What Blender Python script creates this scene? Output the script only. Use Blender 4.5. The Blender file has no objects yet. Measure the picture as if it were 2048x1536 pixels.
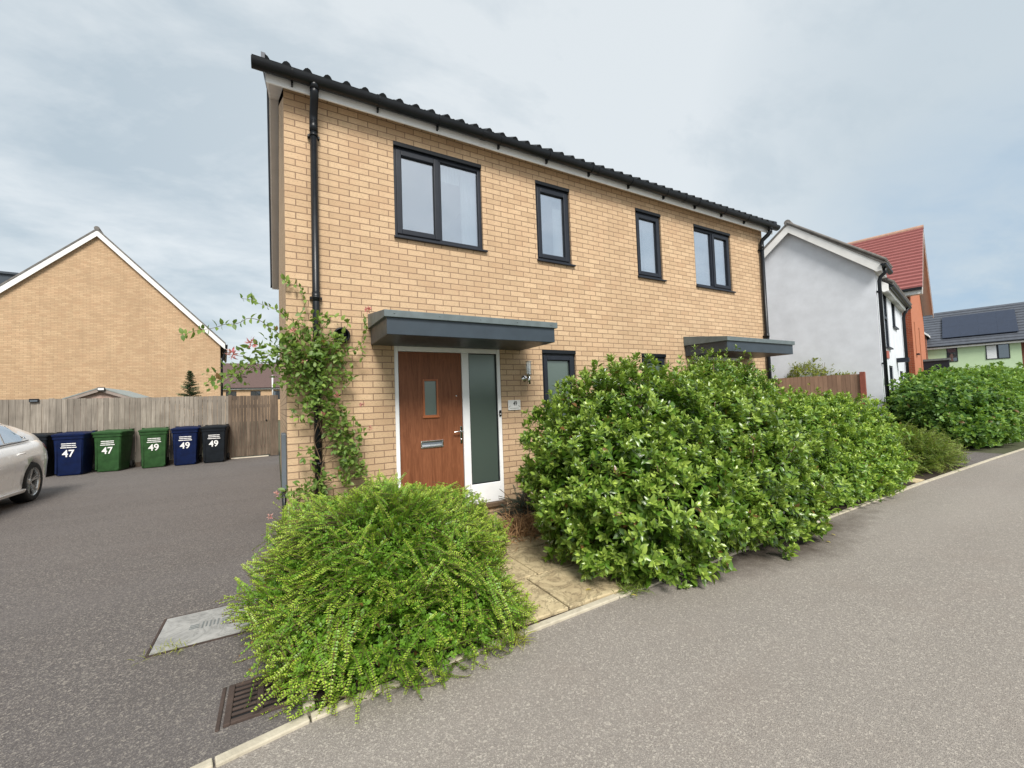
import bpy, bmesh, math, random
import numpy as np
from mathutils import Vector, Matrix
R_ = math.radians
random.seed(7); rng = np.random.default_rng(11)
scene = bpy.context.scene
COL = scene.collection

# ------------------------------------------------------------------ materials
class NT:
    def __init__(s, name):
        s.m = bpy.data.materials.new(name); s.m.use_nodes = True
        s.t = s.m.node_tree; s.t.nodes.clear()
        s.out = s.t.nodes.new('ShaderNodeOutputMaterial')
    def n(s, typ, **kw):
        nd = s.t.nodes.new(typ)
        for k, v in kw.items():
            if k.startswith('i_'):
                key = k[2:]; key = int(key) if key.isdigit() else key.replace('_', ' ')
                nd.inputs[key].default_value = v
            else: setattr(nd, k, v)
        return nd
    def l(s, a, b): s.t.links.new(a, b)
    def math(s, op, a, b=None, clamp=False):
        nd = s.n('ShaderNodeMath', operation=op); nd.use_clamp = clamp
        for i, v in enumerate((a, b)):
            if v is None: continue
            if isinstance(v, (int, float)): nd.inputs[i].default_value = v
            else: s.l(v, nd.inputs[i])
        return nd.outputs[0]
    def mix(s, f, a, b, blend='MIX'):
        nd = s.n('ShaderNodeMix', data_type='RGBA', blend_type=blend)
        for i, v in ((0, f), (6, a), (7, b)):
            if isinstance(v, (int, float)): nd.inputs[i].default_value = v
            elif isinstance(v, tuple): nd.inputs[i].default_value = (*v[:3], 1)
            else: s.l(v, nd.inputs[i])
        return nd.outputs[2]
    def ramp(s, f, pts, interp='LINEAR'):
        nd = s.n('ShaderNodeValToRGB'); cr = nd.color_ramp; cr.interpolation = interp
        while len(cr.elements) < len(pts): cr.elements.new(.5)
        for e, (p, c) in zip(cr.elements, pts):
            e.position = p; e.color = (c, c, c, 1) if isinstance(c, (int, float)) else (*c, 1)
        s.l(f, nd.inputs[0]); return nd.outputs[0]
    def noise(s, scale, vec=None, detail=3, rough=.55, dist=0):
        nd = s.n('ShaderNodeTexNoise'); nd.inputs['Scale'].default_value = scale
        nd.inputs['Detail'].default_value = detail; nd.inputs['Roughness'].default_value = rough
        nd.inputs['Distortion'].default_value = dist
        if vec is not None: s.l(vec, nd.inputs['Vector'])
        return nd.outputs['Fac']
    def obj(s, scale=None, rot=None):
        tc = s.n('ShaderNodeTexCoord').outputs['Object']
        if scale is None and rot is None: return tc
        mp = s.n('ShaderNodeMapping'); s.l(tc, mp.inputs[0])
        if scale: mp.inputs['Scale'].default_value = scale
        if rot: mp.inputs['Rotation'].default_value = rot
        return mp.outputs[0]
    def bump(s, h, strength=.3, dist=.01):
        b = s.n('ShaderNodeBump'); b.inputs['Strength'].default_value = strength
        b.inputs['Distance'].default_value = dist; s.l(h, b.inputs['Height']); return b.outputs[0]
    def bsdf(s, color, rough=.6, spec=.5, metal=0, normal=None, coat=0, **kw):
        p = s.n('ShaderNodeBsdfPrincipled')
        for k, v in (('Base Color', color), ('Roughness', rough), ('Specular IOR Level', spec), ('Metallic', metal), ('Coat Weight', coat)):
            if isinstance(v, tuple): p.inputs[k].default_value = (*v[:3], 1)
            elif isinstance(v, (int, float)): p.inputs[k].default_value = v
            else: s.l(v, p.inputs[k])
        for k, v in kw.items(): p.inputs[k.replace('_', ' ')].default_value = v
        if normal is not None: s.l(normal, p.inputs['Normal'])
        return p.outputs[0]
    def done(s, sh): s.l(sh, s.out.inputs[0]); return s.m

def sr(r, g, b):   # sRGB 0-255 -> linear
    f = lambda c: (c/255/12.92 if c/255 <= .04045 else ((c/255+.055)/1.055)**2.4)
    return (f(r), f(g), f(b))

def plain(name, c, rough=.5, var=.15, vs=6., spec=.5, metal=0, bump=0, bs=60, coat=0):
    t = NT(name); v = t.obj(); n = t.noise(vs, v, 4, .6)
    lo = tuple(x*(1-var) for x in c); hi = tuple(min(1, x*(1+var)) for x in c)
    col = t.mix(t.ramp(n, [(.3, 0.), (.7, 1.)]), lo, hi)
    r = t.math('MULTIPLY_ADD', t.noise(vs*2.3, v, 3), .18); r.node.inputs[2].default_value = rough-.09
    nm = t.bump(t.noise(bs, v, 3), bump, .004) if bump else None
    return t.done(t.bsdf(col, r, spec, metal, nm, coat))

def brick(name, c1, c2, mortar, stain=.25):
    t = NT(name); tc = t.obj(); g = t.n('ShaderNodeTexCoord')
    sep = t.n('ShaderNodeSeparateXYZ'); t.l(tc, sep.inputs[0])
    nrm = t.n('ShaderNodeSeparateXYZ'); t.l(g.outputs['Normal'], nrm.inputs[0])
    side = t.math('GREATER_THAN', t.math('ABSOLUTE', nrm.outputs[0]), .6)
    cA = t.n('ShaderNodeCombineXYZ'); t.l(sep.outputs[0], cA.inputs[0]); t.l(sep.outputs[2], cA.inputs[1])
    cB = t.n('ShaderNodeCombineXYZ'); t.l(t.math('ADD', sep.outputs[1], .1125), cB.inputs[0]); t.l(sep.outputs[2], cB.inputs[1])
    mv = t.n('ShaderNodeMix', data_type='VECTOR'); t.l(side, mv.inputs[0]); t.l(cA.outputs[0], mv.inputs[4]); t.l(cB.outputs[0], mv.inputs[5])
    vec = mv.outputs[1]
    wob = t.n('ShaderNodeTexNoise'); wob.inputs['Scale'].default_value = 9; t.l(vec, wob.inputs['Vector'])
    va = t.n('ShaderNodeVectorMath', operation='MULTIPLY_ADD'); t.l(wob.outputs['Color'], va.inputs[0]); va.inputs[1].default_value = (.007, .007, 0); t.l(vec, va.inputs[2])
    b = t.n('ShaderNodeTexBrick'); t.l(va.outputs[0], b.inputs['Vector'])
    b.offset = .5; b.squash = 1; b.inputs['Scale'].default_value = 1; b.inputs['Brick Width'].default_value = .225
    b.inputs['Row Height'].default_value = .075; b.inputs['Mortar Size'].default_value = .0062; b.inputs['Mortar Smooth'].default_value = .35
    b.inputs['Bias'].default_value = -.05
    b.inputs['Color1'].default_value = (*c1, 1); b.inputs['Color2'].default_value = (*c2, 1); b.inputs['Mortar'].default_value = (*c2, 1)
    # texture across each brick: creases, dark flecks
    mp = t.n('ShaderNodeMapping'); t.l(vec, mp.inputs[0]); mp.inputs['Scale'].default_value = (1, 2.2, 1)
    crease = t.noise(38, mp.outputs[0], 4, .65, .4)
    fleck = t.ramp(t.noise(48, mp.outputs[0], 2, .5), [(.63, 0.), (.70, 1.)])
    big = t.noise(.55, vec, 4, .6); mid = t.noise(3.2, vec, 3, .6)
    col = t.mix(t.ramp(crease, [(.35, .35), (.62, 0.)]), b.outputs['Color'], tuple(x*.62 for x in c2))
    col = t.mix(t.math('MULTIPLY', fleck, .75), col, tuple(x*.35 for x in c2))
    col = t.mix(t.ramp(mid, [(.45, 0.), (.75, stain)]), col, (c2[0]*.95, c2[1]*.78, c2[2]*.75))
    col = t.mix(t.ramp(big, [(.35, stain*1.2), (.65, 0.)]), col, tuple(x*.7 for x in c2))
    sm = t.n('ShaderNodeMapping'); t.l(vec, sm.inputs[0]); sm.inputs['Scale'].default_value = (5, .35, 1)
    col = t.mix(t.ramp(t.noise(1, sm.outputs[0], 4, .6), [(.52, 0.), (.75, stain)]), col, tuple(x*.62 for x in c2))
    mc = t.mix(t.ramp(mid, [(.3, 0.), (.7, 1.)]), tuple(x*.8 for x in mortar), mortar)
    col = t.mix(b.outputs['Fac'], col, mc)
    h = t.math('SUBTRACT', t.math('MULTIPLY', crease, .35), t.math('MULTIPLY', b.outputs['Fac'], 1.0))
    return t.done(t.bsdf(col, .88, .25, 0, t.bump(h, .55, .006)))

def asphalt(name, dark, lite, base, dirt=False, f=1.):
    t = NT(name); v = t.obj()
    vo = t.n('ShaderNodeTexVoronoi', feature='F1'); vo.inputs['Scale'].default_value = 175*f; t.l(v, vo.inputs['Vector'])
    vo2 = t.n('ShaderNodeTexVoronoi', feature='F1'); vo2.inputs['Scale'].default_value = 92*f; t.l(v, vo2.inputs['Vector'])
    sp = t.n('ShaderNodeSeparateColor'); t.l(vo.outputs['Color'], sp.inputs[0])
    sp2 = t.n('ShaderNodeSeparateColor'); t.l(vo2.outputs['Color'], sp2.inputs[0])
    col = t.mix(t.ramp(sp.outputs[0], [(.0, 0.), (1., 1.)]), dark, base)
    col = t.mix(t.ramp(sp.outputs[1], [(.74, 0.), (.84, .6)]), col, lite)
    col = t.mix(t.ramp(sp2.outputs[0], [(.90, 0.), (.94, .75)]), col, lite)
    col = t.mix(t.ramp(sp2.outputs[1], [(.84, 0.), (.92, .4)]), col, dark)
    big = t.noise(.35, v, 5, .6); mid = t.noise(1.7, v, 4, .6)
    col = t.mix(t.ramp(big, [(.3, .3), (.55, 0.)]), col, tuple(x*.72 for x in base))
    col = t.mix(t.ramp(mid, [(.5, 0.), (.8, .3)]), col, (base[0]*.86, base[1]*.78, base[2]*.74))
    worn = t.n('ShaderNodeMapping'); t.l(v, worn.inputs[0]); worn.inputs['Scale'].default_value = (.16, 1.3, 1); worn.inputs['Rotation'].default_value = (0, 0, R_(-4))
    col = t.mix(t.ramp(t.noise(1.0, worn.outputs[0], 4, .55), [(.42, .0), (.7, .3)]), col, tuple(min(1, x*1.28) for x in base))
    spots = t.ramp(t.noise(7, v, 2, .4), [(.70, 0.), (.78, .45)])
    col = t.mix(spots, col, tuple(x*.62 for x in base))
    if dirt:   # soil spilt along the hedge foot
        sep = t.n('ShaderNodeSeparateXYZ'); t.l(v, sep.inputs[0])
        dy = t.math('ABSOLUTE', t.math('ADD', sep.outputs[1], 2.72))
        dx = t.math('MULTIPLY', t.math('ABSOLUTE', t.math('SUBTRACT', sep.outputs[0], 4.3)), .22)
        d = t.math('ADD', t.math('ADD', dy, dx), t.math('MULTIPLY', t.noise(5, v, 5, .7), .5))
        col = t.mix(t.ramp(d, [(.42, .85), (.8, 0.)]), col, (.06, .045, .033))
    h = t.math('ADD', vo.outputs['Distance'], t.math('MULTIPLY', vo2.outputs['Distance'], .6))
    return t.done(t.bsdf(col, .82, .35, 0, t.bump(h, .5, .006)))

def wood(name, c1, c2, scale=(28, 28, 1.6), rough=.75, var=.45, bumps=.25, island=.5):
    t = NT(name); v = t.obj(scale)
    n = t.noise(1, v, 5, .62, .6); n2 = t.noise(.25, v, 2)
    col = t.mix(t.ramp(n, [(.3, 0.), (.7, 1.)]), c1, c2)
    g = t.n('ShaderNodeNewGeometry').outputs['Random Per Island']
    col = t.mix(t.math('MULTIPLY', g, island), col, tuple(x*.45 for x in c1))
    col = t.mix(t.ramp(t.noise(2.2, t.obj(), 4), [(.45, 0.), (.75, var)]), col, tuple(x*.6 for x in c1))
    return t.done(t.bsdf(col, rough, .3, 0, t.bump(n, bumps, .004)))

def leafmat(name, old_inner, young, rough=.42, trans=.3, spec=.5):
    t = NT(name)
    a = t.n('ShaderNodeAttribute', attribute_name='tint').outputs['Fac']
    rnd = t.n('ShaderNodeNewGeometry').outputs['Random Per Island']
    col = t.mix(a, old_inner, young)  # low tint: older leaves, and inner leaves darkened as crown shade
    col = t.mix(t.math('MULTIPLY', rnd, .45), col, tuple(x*.5 for x in old_inner))
    col = t.mix(t.math('GREATER_THAN', rnd, .988), col, (.17, .085, .03))
    b = t.bsdf(col, rough, spec)
    tr = t.n('ShaderNodeBsdfTranslucent'); t.l(t.mix(.5, col, (young[0]*1.1, young[1]*1.2, young[2]*.6)), tr.inputs[0])
    mx = t.n('ShaderNodeMixShader'); mx.inputs[0].default_value = trans
    t.l(b, mx.inputs[1]); t.l(tr.outputs[0], mx.inputs[2])
    return t.done(mx.outputs[0])

def glassmat(name, refl=.5, tint=(.8, .86, .95), rough=.015, back=None):
    t = NT(name)
    g = t.n('ShaderNodeBsdfGlossy'); g.inputs[0].default_value = (*tint, 1); g.inputs['Roughness'].default_value = rough
    wv = t.bump(t.noise(2.5, t.obj(), 2), .04, .02); t.l(wv, g.inputs['Normal'])
    if back is None:
        b = t.n('ShaderNodeBsdfTransparent'); b.inputs[0].default_value = (.86, .9, .9, 1); bo = b.outputs[0]
    else: bo = t.bsdf(back, .5, .4)
    fr = t.n('ShaderNodeLayerWeight'); fr.inputs[0].default_value = .35
    f = t.math('MULTIPLY_ADD', fr.outputs['Facing'], .45, True); f.node.inputs[2].default_value = refl
    mx = t.n('ShaderNodeMixShader'); t.l(f, mx.inputs[0]); t.l(bo, mx.inputs[1]); t.l(g.outputs[0], mx.inputs[2])
    return t.done(mx.outputs[0])

M = {}
M['brick'] = brick('buff_brick', (.70, .51, .325), (.545, .38, .235), (.29, .19, .125))
M['brick_far'] = brick('buff_brick_gable', (.70, .50, .31), (.535, .365, .22), (.40, .27, .175), .35)
M['redbrick'] = brick('red_brick', (.42, .105, .05), (.30, .07, .035), (.42, .25, .17))
M['brownbrick'] = brick('brown_brick', (.30, .10, .06), (.2, .07, .045), (.35, .25, .2))
M['tile'] = plain('dark_roof_tile', (.017, .02, .023), .7, .4, 5, spec=.3, bump=.2)
M['tile_brown'] = plain('brown_roof_tile', (.10, .062, .055), .75, .25, 8, bump=.2)
M['slate'] = plain('grey_roof_tile', (.075, .085, .105), .6, .2, 3, bump=.2)
M['tile_grey'] = plain('weathered_grey_tile', (.16, .15, .14), .8, .3, 5, bump=.2)
def redtile():
    t = NT('red_roof_tile'); v = t.obj(); n = t.noise(6, v, 4)
    col = t.mix(n, (.25, .082, .077), (.34, .125, .115)); return t.done(t.bsdf(col, .7, .3))
M['redtile'] = redtile()
M['black'] = plain('black_pvc', (.007, .009, .012), .36, .25, 8, spec=.35)
M['anth'] = plain('anthracite_frame', (.015, .019, .028), .42, .15, 6, spec=.35)
M['white'] = plain('white_upvc', (.86, .87, .88), .32, .05, 4)
M['offwhite'] = plain('white_painted_board', (.82, .815, .80), .5, .08, 3)
M['soffit'] = plain('soffit_board', (.62, .585, .55), .6, .06, 3)
M['canopy'] = plain('canopy_slate_blue', (.035, .05, .066), .42, .12, 5)
M['flash'] = plain('canopy_flashing', (.12, .15, .158), .5, .18, 7)
def doorwood():
    t = NT('oak_effect_door'); v = t.obj((22, 22, 2.2)); n = t.noise(1, v, 5, .65, 1.4)
    n2 = t.noise(3, t.obj((14, 14, 1.1)), 3, .6, 2.)
    col = t.mix(t.ramp(n, [(.3, 0.), (.68, 1.)]), (.14, .047, .020), (.25, .095, .044))
    col = t.mix(t.ramp(n2, [(.45, 0.), (.65, .35)]), col, (.31, .12, .056))
    return t.done(t.bsdf(col, .5, .3, 0, t.bump(n, .25, .002)))
M['door'] = doorwood()
M['trim'] = plain('door_glazing_trim', (.36, .115, .04), .4, .15, 8)
M['chrome'] = plain('brushed_steel', (.72, .72, .72), .22, .1, 20, metal=1)
M['dark'] = plain('dark_void', (.006, .006, .007), .8, .1)
M['glass'] = glassmat('window_glass', .46, (.84, .89, .97))
M['frost'] = glassmat('frosted_glass', .14, (.75, .85, .8), .33, (.055, .08, .068))
M['carglass'] = glassmat('car_glass', .42, (.8, .87, .95), .01, (.02, .025, .028))
M['darkglass'] = glassmat('dark_window_glass', .25, (.6, .7, .8), .02, (.02, .028, .035))
M['curtain'] = plain('white_net_curtain', (.80, .82, .84), .8, .05, 12)
M['lampglass'] = glassmat('lamp_glass', .25, (.9, .9, .9), .05)
M['road'] = asphalt('road_asphalt', (.195, .172, .152), (.45, .41, .355), (.275, .25, .224), True, 1.25)
M['drive'] = asphalt('driveway_asphalt', (.078, .069, .066), (.30, .27, .235), (.134, .121, .116), f=1.1)
def stone(name, c, d, crack=0.):
    t = NT(name); v = t.obj(); n = t.noise(4.5, v, 6, .65, 1.2); n2 = t.noise(22, v, 4)
    col = t.mix(t.ramp(n, [(.32, 0.), (.66, 1.)]), d, c)
    col = t.mix(t.ramp(n2, [(.55, 0.), (.75, .35)]), col, tuple(x*.6 for x in d))
    ck = t.ramp(t.noise(3.2, v, 5, .7, 2.), [(.47, 0.), (.5, 1.), (.53, 0.)])
    col = t.mix(t.math('MULTIPLY', ck, crack), col, tuple(x*.42 for x in d))
    hh = t.math('SUBTRACT', t.math('ADD', n, t.math('MULTIPLY', n2, .3)), t.math('MULTIPLY', ck, crack*.5))
    return t.done(t.bsdf(col, .85, .25, 0, t.bump(hh, .7, .014)))
M['slab'] = stone('riven_paving', (.60, .50, .31), (.37, .29, .175), .55)
M['kerb'] = stone('concrete_edging', (.56, .51, .40), (.40, .36, .28))
M['lid'] = stone('manhole_concrete', (.40, .395, .38), (.23, .23, .222), .3)
M['lid_dark'] = plain('worn_lid_marks', (.15, .165, .165), .85, .2, 20)
M['soil'] = stone('dark_soil', (.055, .04, .03), (.022, .016, .013))
M['earth'] = stone('far_ground', (.10, .11, .06), (.07, .07, .045))
M['rust'] = stone('rusty_iron', (.085, .06, .05), (.045, .034, .03))
M['fence'] = wood('weathered_fence_board', (.225, .195, .162), (.43, .385, .325), var=.6)
M['fence_dk'] = wood('old_gate_board', (.10, .072, .052), (.25, .19, .14), var=.6)
M['fence_br'] = wood('brown_fence_board', (.30, .185, .125), (.42, .27, .185))
M['batten'] = plain('pale_batten', (.62, .56, .45), .7, .15)
M['render'] = plain('white_render', (.70, .735, .79), .9, .08, 2, bump=.15, bs=160)
M['orange'] = plain('orange_render', (.47, .17, .088), .9, .05, 2)
M['green'] = plain('pale_green_render', (.56, .72, .47), .9, .03, 2)
M['solar'] = plain('solar_cells', (.022, .032, .058), .35, .1, 3)
M['paintwhite'] = plain('white_car_paint', (.94, .94, .93), .28, .01, 2, coat=.8)
M['tyre'] = plain('tyre_rubber', (.012, .012, .012), .8, .2)
M['alloy'] = plain('alloy_wheel', (.55, .55, .54), .28, .1, metal=.9)
M['redlamp'] = plain('red_lamp', (.28, .02, .02), .2, .2, coat=.6)
for k, c in (('bin_blue', (.002, .009, .048)), ('bin_green', (.026, .075, .024)), ('bin_black', (.008, .011, .015))):
    M[k] = plain(k+'_plastic', c, .5, .3, 5, spec=.2)
M['decal'] = plain('white_decal', (.86, .86, .85), .5, .02)
M['ink'] = plain('dark_ink', (.02, .02, .022), .5, .05)
M['inkgrey'] = plain('grey_ink', (.22, .23, .23), .5, .05)
M['plaque'] = plain('pale_plaque', (.72, .72, .70), .25, .06)
M['meter'] = plain('grey_meter_box', (.115, .14, .165), .5, .08)
M['stem'] = plain('woody_stem', (.13, .085, .05), .8, .3, 20)
M['straw'] = plain('dry_straw', (.36, .21, .10), .85, .3, 20)
M['leaf_laur'] = leafmat('glossy_evergreen_leaf', (.085, .19, .018), (.54, .68, .13), .3, .12, .65)
M['leaf_hedge'] = leafmat('bright_hedge_leaf', (.12, .25, .03), (.52, .66, .10), .38, .16)
M['leaf_dark'] = leafmat('dark_hedge_leaf', (.08, .195, .036), (.38, .55, .085), .5, .25)
M['leaf_lon'] = leafmat('small_box_leaf', (.15, .32, .03), (.50, .64, .075), .4, .25)
M['leaf_lon2'] = leafmat('olive_box_leaf', (.12, .20, .03), (.30, .40, .06), .5, .25)
M['leaf_climb'] = leafmat('climber_leaf', (.12, .22, .045), (.32, .44, .085), .5, .3)
M['leaf_broad'] = leafmat('broad_ribbed_leaf', (.03, .12, .02), (.09, .22, .04), .35, .15)
M['leaf_con'] = leafmat('conifer_spray', (.05, .11, .05), (.12, .2, .09), .6, .15)
M['leaf_jun'] = leafmat('bluegreen_spray', (.03, .075, .055), (.14, .09, .04), .6, .15)
M['leaf_yel'] = leafmat('yellowgreen_leaf', (.22, .26, .04), (.46, .46, .08), .5, .3)
M['leaf_fallen'] = leafmat('fallen_leaf', (.45, .38, .09), (.6, .5, .12), .6, .2)
M['petal'] = leafmat('pink_petal', (.62, .15, .19), (.80, .48, .42), .5, .3)

# ------------------------------------------------------------------ mesh helpers
class MB:
    def __init__(s): s.v = []; s.f = []; s.sm = []
    def add(s, vs, fs, smooth=False):
        o = len(s.v); s.v += [tuple(p) for p in vs]
        for f in fs: s.f.append(tuple(i+o for i in f)); s.sm.append(smooth)
        return s
    def box(s, x0, x1, y0, y1, z0, z1):
        return s.add([(x0,y0,z0),(x1,y0,z0),(x1,y1,z0),(x0,y1,z0),(x0,y0,z1),(x1,y0,z1),(x1,y1,z1),(x0,y1,z1)],
                     [(0,3,2,1),(4,5,6,7),(0,1,5,4),(1,2,6,5),(2,3,7,6),(3,0,4,7)])
    def hexa(s, p): return s.add(p, [(0,3,2,1),(4,5,6,7),(0,1,5,4),(1,2,6,5),(2,3,7,6),(3,0,4,7)])
    def prism(s, poly, axis, a, b):
        n = len(poly)
        def P(q, t): return (t, q[0], q[1]) if axis == 0 else ((q[0], t, q[1]) if axis == 1 else (q[0], q[1], t))
        vs = [P(q, a) for q in poly]+[P(q, b) for q in poly]
        return s.add(vs, [tuple(range(n))[::-1], tuple(range(n, 2*n))]+[(i, (i+1) % n, n+(i+1) % n, n+i) for i in range(n)])
    def tube(s, pts, r, n=8, cap=True):
        pts = [Vector(p) for p in pts]; rs = r if isinstance(r, (list, tuple)) else [r]*len(pts)
        vs = []; up = Vector((0, 0, 1)); prev = None
        for i, p in enumerate(pts):
            d = (pts[min(i+1, len(pts)-1)]-pts[max(i-1, 0)]).normalized()
            if prev is None:
                a = d.cross(up if abs(d.z) < .9 else Vector((0, 1, 0))).normalized()
            else:
                a = (prev-d*prev.dot(d)); a = a.normalized() if a.length > 1e-6 else d.orthogonal().normalized()
            prev = a; b = d.cross(a)
            for k in range(n):
                t = 2*math.pi*k/n; vs.append(p+(a*math.cos(t)+b*math.sin(t))*rs[i])
        fs = [(i*n+k, i*n+(k+1) % n, (i+1)*n+(k+1) % n, (i+1)*n+k) for i in range(len(pts)-1) for k in range(n)]
        s.add(vs, fs, True)
        if cap:
            o = len(s.v)-len(vs); s.f.append(tuple(o+k for k in range(n))[::-1]); s.sm.append(False)
            s.f.append(tuple(o+(len(pts)-1)*n+k for k in range(n))); s.sm.append(False)
        return s
    def lathe(s, prof, origin=(0,0,0), axis='z', n=24):
        vs = []
        for r, h in prof:
            for k in range(n):
                t = 2*math.pi*k/n; c, d = r*math.cos(t), r*math.sin(t)
                p = {'z': (c, d, h), 'x': (h, c, d), 'y': (c, h, d)}[axis]
                vs.append(tuple(p[i]+origin[i] for i in range(3)))
        fs = [(i*n+k, i*n+(k+1) % n, (i+1)*n+(k+1) % n, (i+1)*n+k) for i in range(len(prof)-1) for k in range(n)]
        return s.add(vs, fs, True)
    def grid(s, P, smooth=True):   # P[i][j] points
        h, w = len(P), len(P[0])
        return s.add([p for row in P for p in row], [(i*w+j, i*w+j+1, (i+1)*w+j+1, (i+1)*w+j) for i in range(h-1) for j in range(w-1)], smooth)
    def build(s, name, mat, parent=None, bevel=0, fix=True):
        me = bpy.data.meshes.new(name); me.from_pydata(s.v, [], s.f)
        me.polygons.foreach_set('use_smooth', s.sm)
        if fix:
            bm = bmesh.new(); bm.from_mesh(me); bmesh.ops.recalc_face_normals(bm, faces=bm.faces); bm.to_mesh(me); bm.free()
        me.materials.append(M[mat] if isinstance(mat, str) else mat)
        o = bpy.data.objects.new(name, me); COL.objects.link(o)
        if parent: o.parent = parent
        if bevel:
            b = o.modifiers.new('edge', 'BEVEL'); b.width = bevel; b.segments = 2; b.limit_method = 'ANGLE'; b.angle_limit = R_(40)
        return o

def tag(o, label=None, cat=None, group=None, kind=None):
    for k, v in (('label', label), ('category', cat), ('group', group), ('kind', kind)):
        if v: o[k] = v
    return o
def thing(name, label, cat, loc=(0,0,0), rz=0, group=None):
    o = bpy.data.objects.new(name, None); COL.objects.link(o); o.location = loc; o.rotation_euler = (0, 0, rz)
    return tag(o, label, cat, group)
def struct(o): o['kind'] = 'structure'; return o

def np_mesh(name, V, F, mat, parent=None, tint=None, smooth=False):
    me = bpy.data.meshes.new(name); V = np.asarray(V, np.float32).reshape(-1, 3); F = np.asarray(F, np.int32)
    me.vertices.add(len(V)); me.vertices.foreach_set('co', V.ravel())
    k = F.shape[1]; me.loops.add(F.size); me.loops.foreach_set('vertex_index', F.ravel())
    me.polygons.add(len(F)); me.polygons.foreach_set('loop_start', np.arange(len(F), dtype=np.int32)*k)
    me.polygons.foreach_set('loop_total', np.full(len(F), k, np.int32))
    if smooth: me.polygons.foreach_set('use_smooth', np.ones(len(F), bool))
    me.update(calc_edges=True)
    if tint is not None:
        a = me.attributes.new('tint', 'FLOAT', 'POINT'); a.data.foreach_set('value', np.asarray(tint, np.float32))
    me.materials.append(M[mat]); o = bpy.data.objects.new(name, me); COL.objects.link(o)
    if parent: o.parent = parent
    return o

def text_mesh(body, size, name, mat, parent, loc, rot=(R_(90), 0, 0), bold=0., sx=1., depth=.001, shear=0):
    cu = bpy.data.curves.new(name, 'FONT'); cu.body = body; cu.size = size; cu.align_x = 'CENTER'; cu.align_y = 'CENTER'
    cu.offset = bold; cu.extrude = depth; cu.shear = shear
    tmp = bpy.data.objects.new('tmp_text', cu); COL.objects.link(tmp)
    dg = bpy.context.evaluated_depsgraph_get(); me = bpy.data.meshes.new_from_object(tmp.evaluated_get(dg))
    bpy.data.objects.remove(tmp); bpy.data.curves.remove(cu)
    me.name = name; me.materials.clear(); me.materials.append(M[mat])
    o = bpy.data.objects.new(name, me); COL.objects.link(o); o.parent = parent
    o.location = loc; o.rotation_euler = rot; o.scale = (sx, 1, 1); return o

def wall_plane(mb, P, u0, u1, z0, z1, holes, reveal=.1):
    """rect wall with rectangular holes; P(u,z,d) -> point (d = depth inwards)"""
    us = sorted({u0, u1, *[h[0] for h in holes], *[h[1] for h in holes]}); zs = sorted({z0, z1, *[h[2] for h in holes], *[h[3] for h in holes]})
    for i in range(len(us)-1):
        for j in range(len(zs)-1):
            cu, cz = (us[i]+us[i+1])/2, (zs[j]+zs[j+1])/2
            if any(h[0] < cu < h[1] and h[2] < cz < h[3] for h in holes): continue
            mb.add([P(us[i], zs[j], 0), P(us[i+1], zs[j], 0), P(us[i+1], zs[j+1], 0), P(us[i], zs[j+1], 0)], [(0,1,2,3)])
    for a, b, c, d in holes:
        q = [(a,c),(b,c),(b,d),(a,d)]
        for k in range(4):
            p0, p1 = q[k], q[(k+1) % 4]
            mb.add([P(*p0, 0), P(*p1, 0), P(*p1, reveal), P(*p0, reveal)], [(0,1,2,3)])

# ------------------------------------------------------------------ camera, world, sun
cam = bpy.data.cameras.new('camera'); co = bpy.data.objects.new('camera', cam); COL.objects.link(co)
cam.sensor_width = 36; cam.lens = 832.353/2048*36; cam.clip_end = 2000; cam.clip_start = .05
Rm = [(0.86948268, -0.49275024, -0.03459877), (0.00894752, -0.0543208, 0.99848345), (0.49388239, 0.86847363, 0.04282211)]
mw = Matrix(((Rm[0][0], Rm[1][0], -Rm[2][0], -.1026), (Rm[0][1], Rm[1][1], -Rm[2][1], -5.0707), (Rm[0][2], Rm[1][2], -Rm[2][2], 1.4958), (0, 0, 0, 1)))
co.matrix_world = mw; scene.camera = co

SUN_DIR = Vector((-.2, -.84, .90)).normalized()      # towards the sun, behind the photographer
sl = bpy.data.lights.new('sun', 'SUN'); so = bpy.data.objects.new('sun', sl); COL.objects.link(so)
sl.energy = 2.7; sl.angle = R_(22); sl.color = (1, .955, .89)
so.rotation_euler = SUN_DIR.to_track_quat('Z', 'Y').to_euler()
w = bpy.data.worlds.new('World'); scene.world = w; w.use_nodes = True
nt = w.node_tree; nt.nodes.clear()
class WT(NT):
    def __init__(s, t): s.t = t
W = WT(nt)
sky = W.n('ShaderNodeTexSky', sky_type='NISHITA'); sky.sun_disc = False
sky.sun_elevation = math.asin(SUN_DIR.z); sky.sun_rotation = math.atan2(SUN_DIR.x, SUN_DIR.y)
sky.air_density = 1.2; sky.dust_density = 1.5
tcw = W.n('ShaderNodeTexCoord').outputs['Generated']
sepw = W.n('ShaderNodeSeparateXYZ'); W.l(tcw, sepw.inputs[0])
el = W.math('MAXIMUM', sepw.outputs[2], .06)
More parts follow.
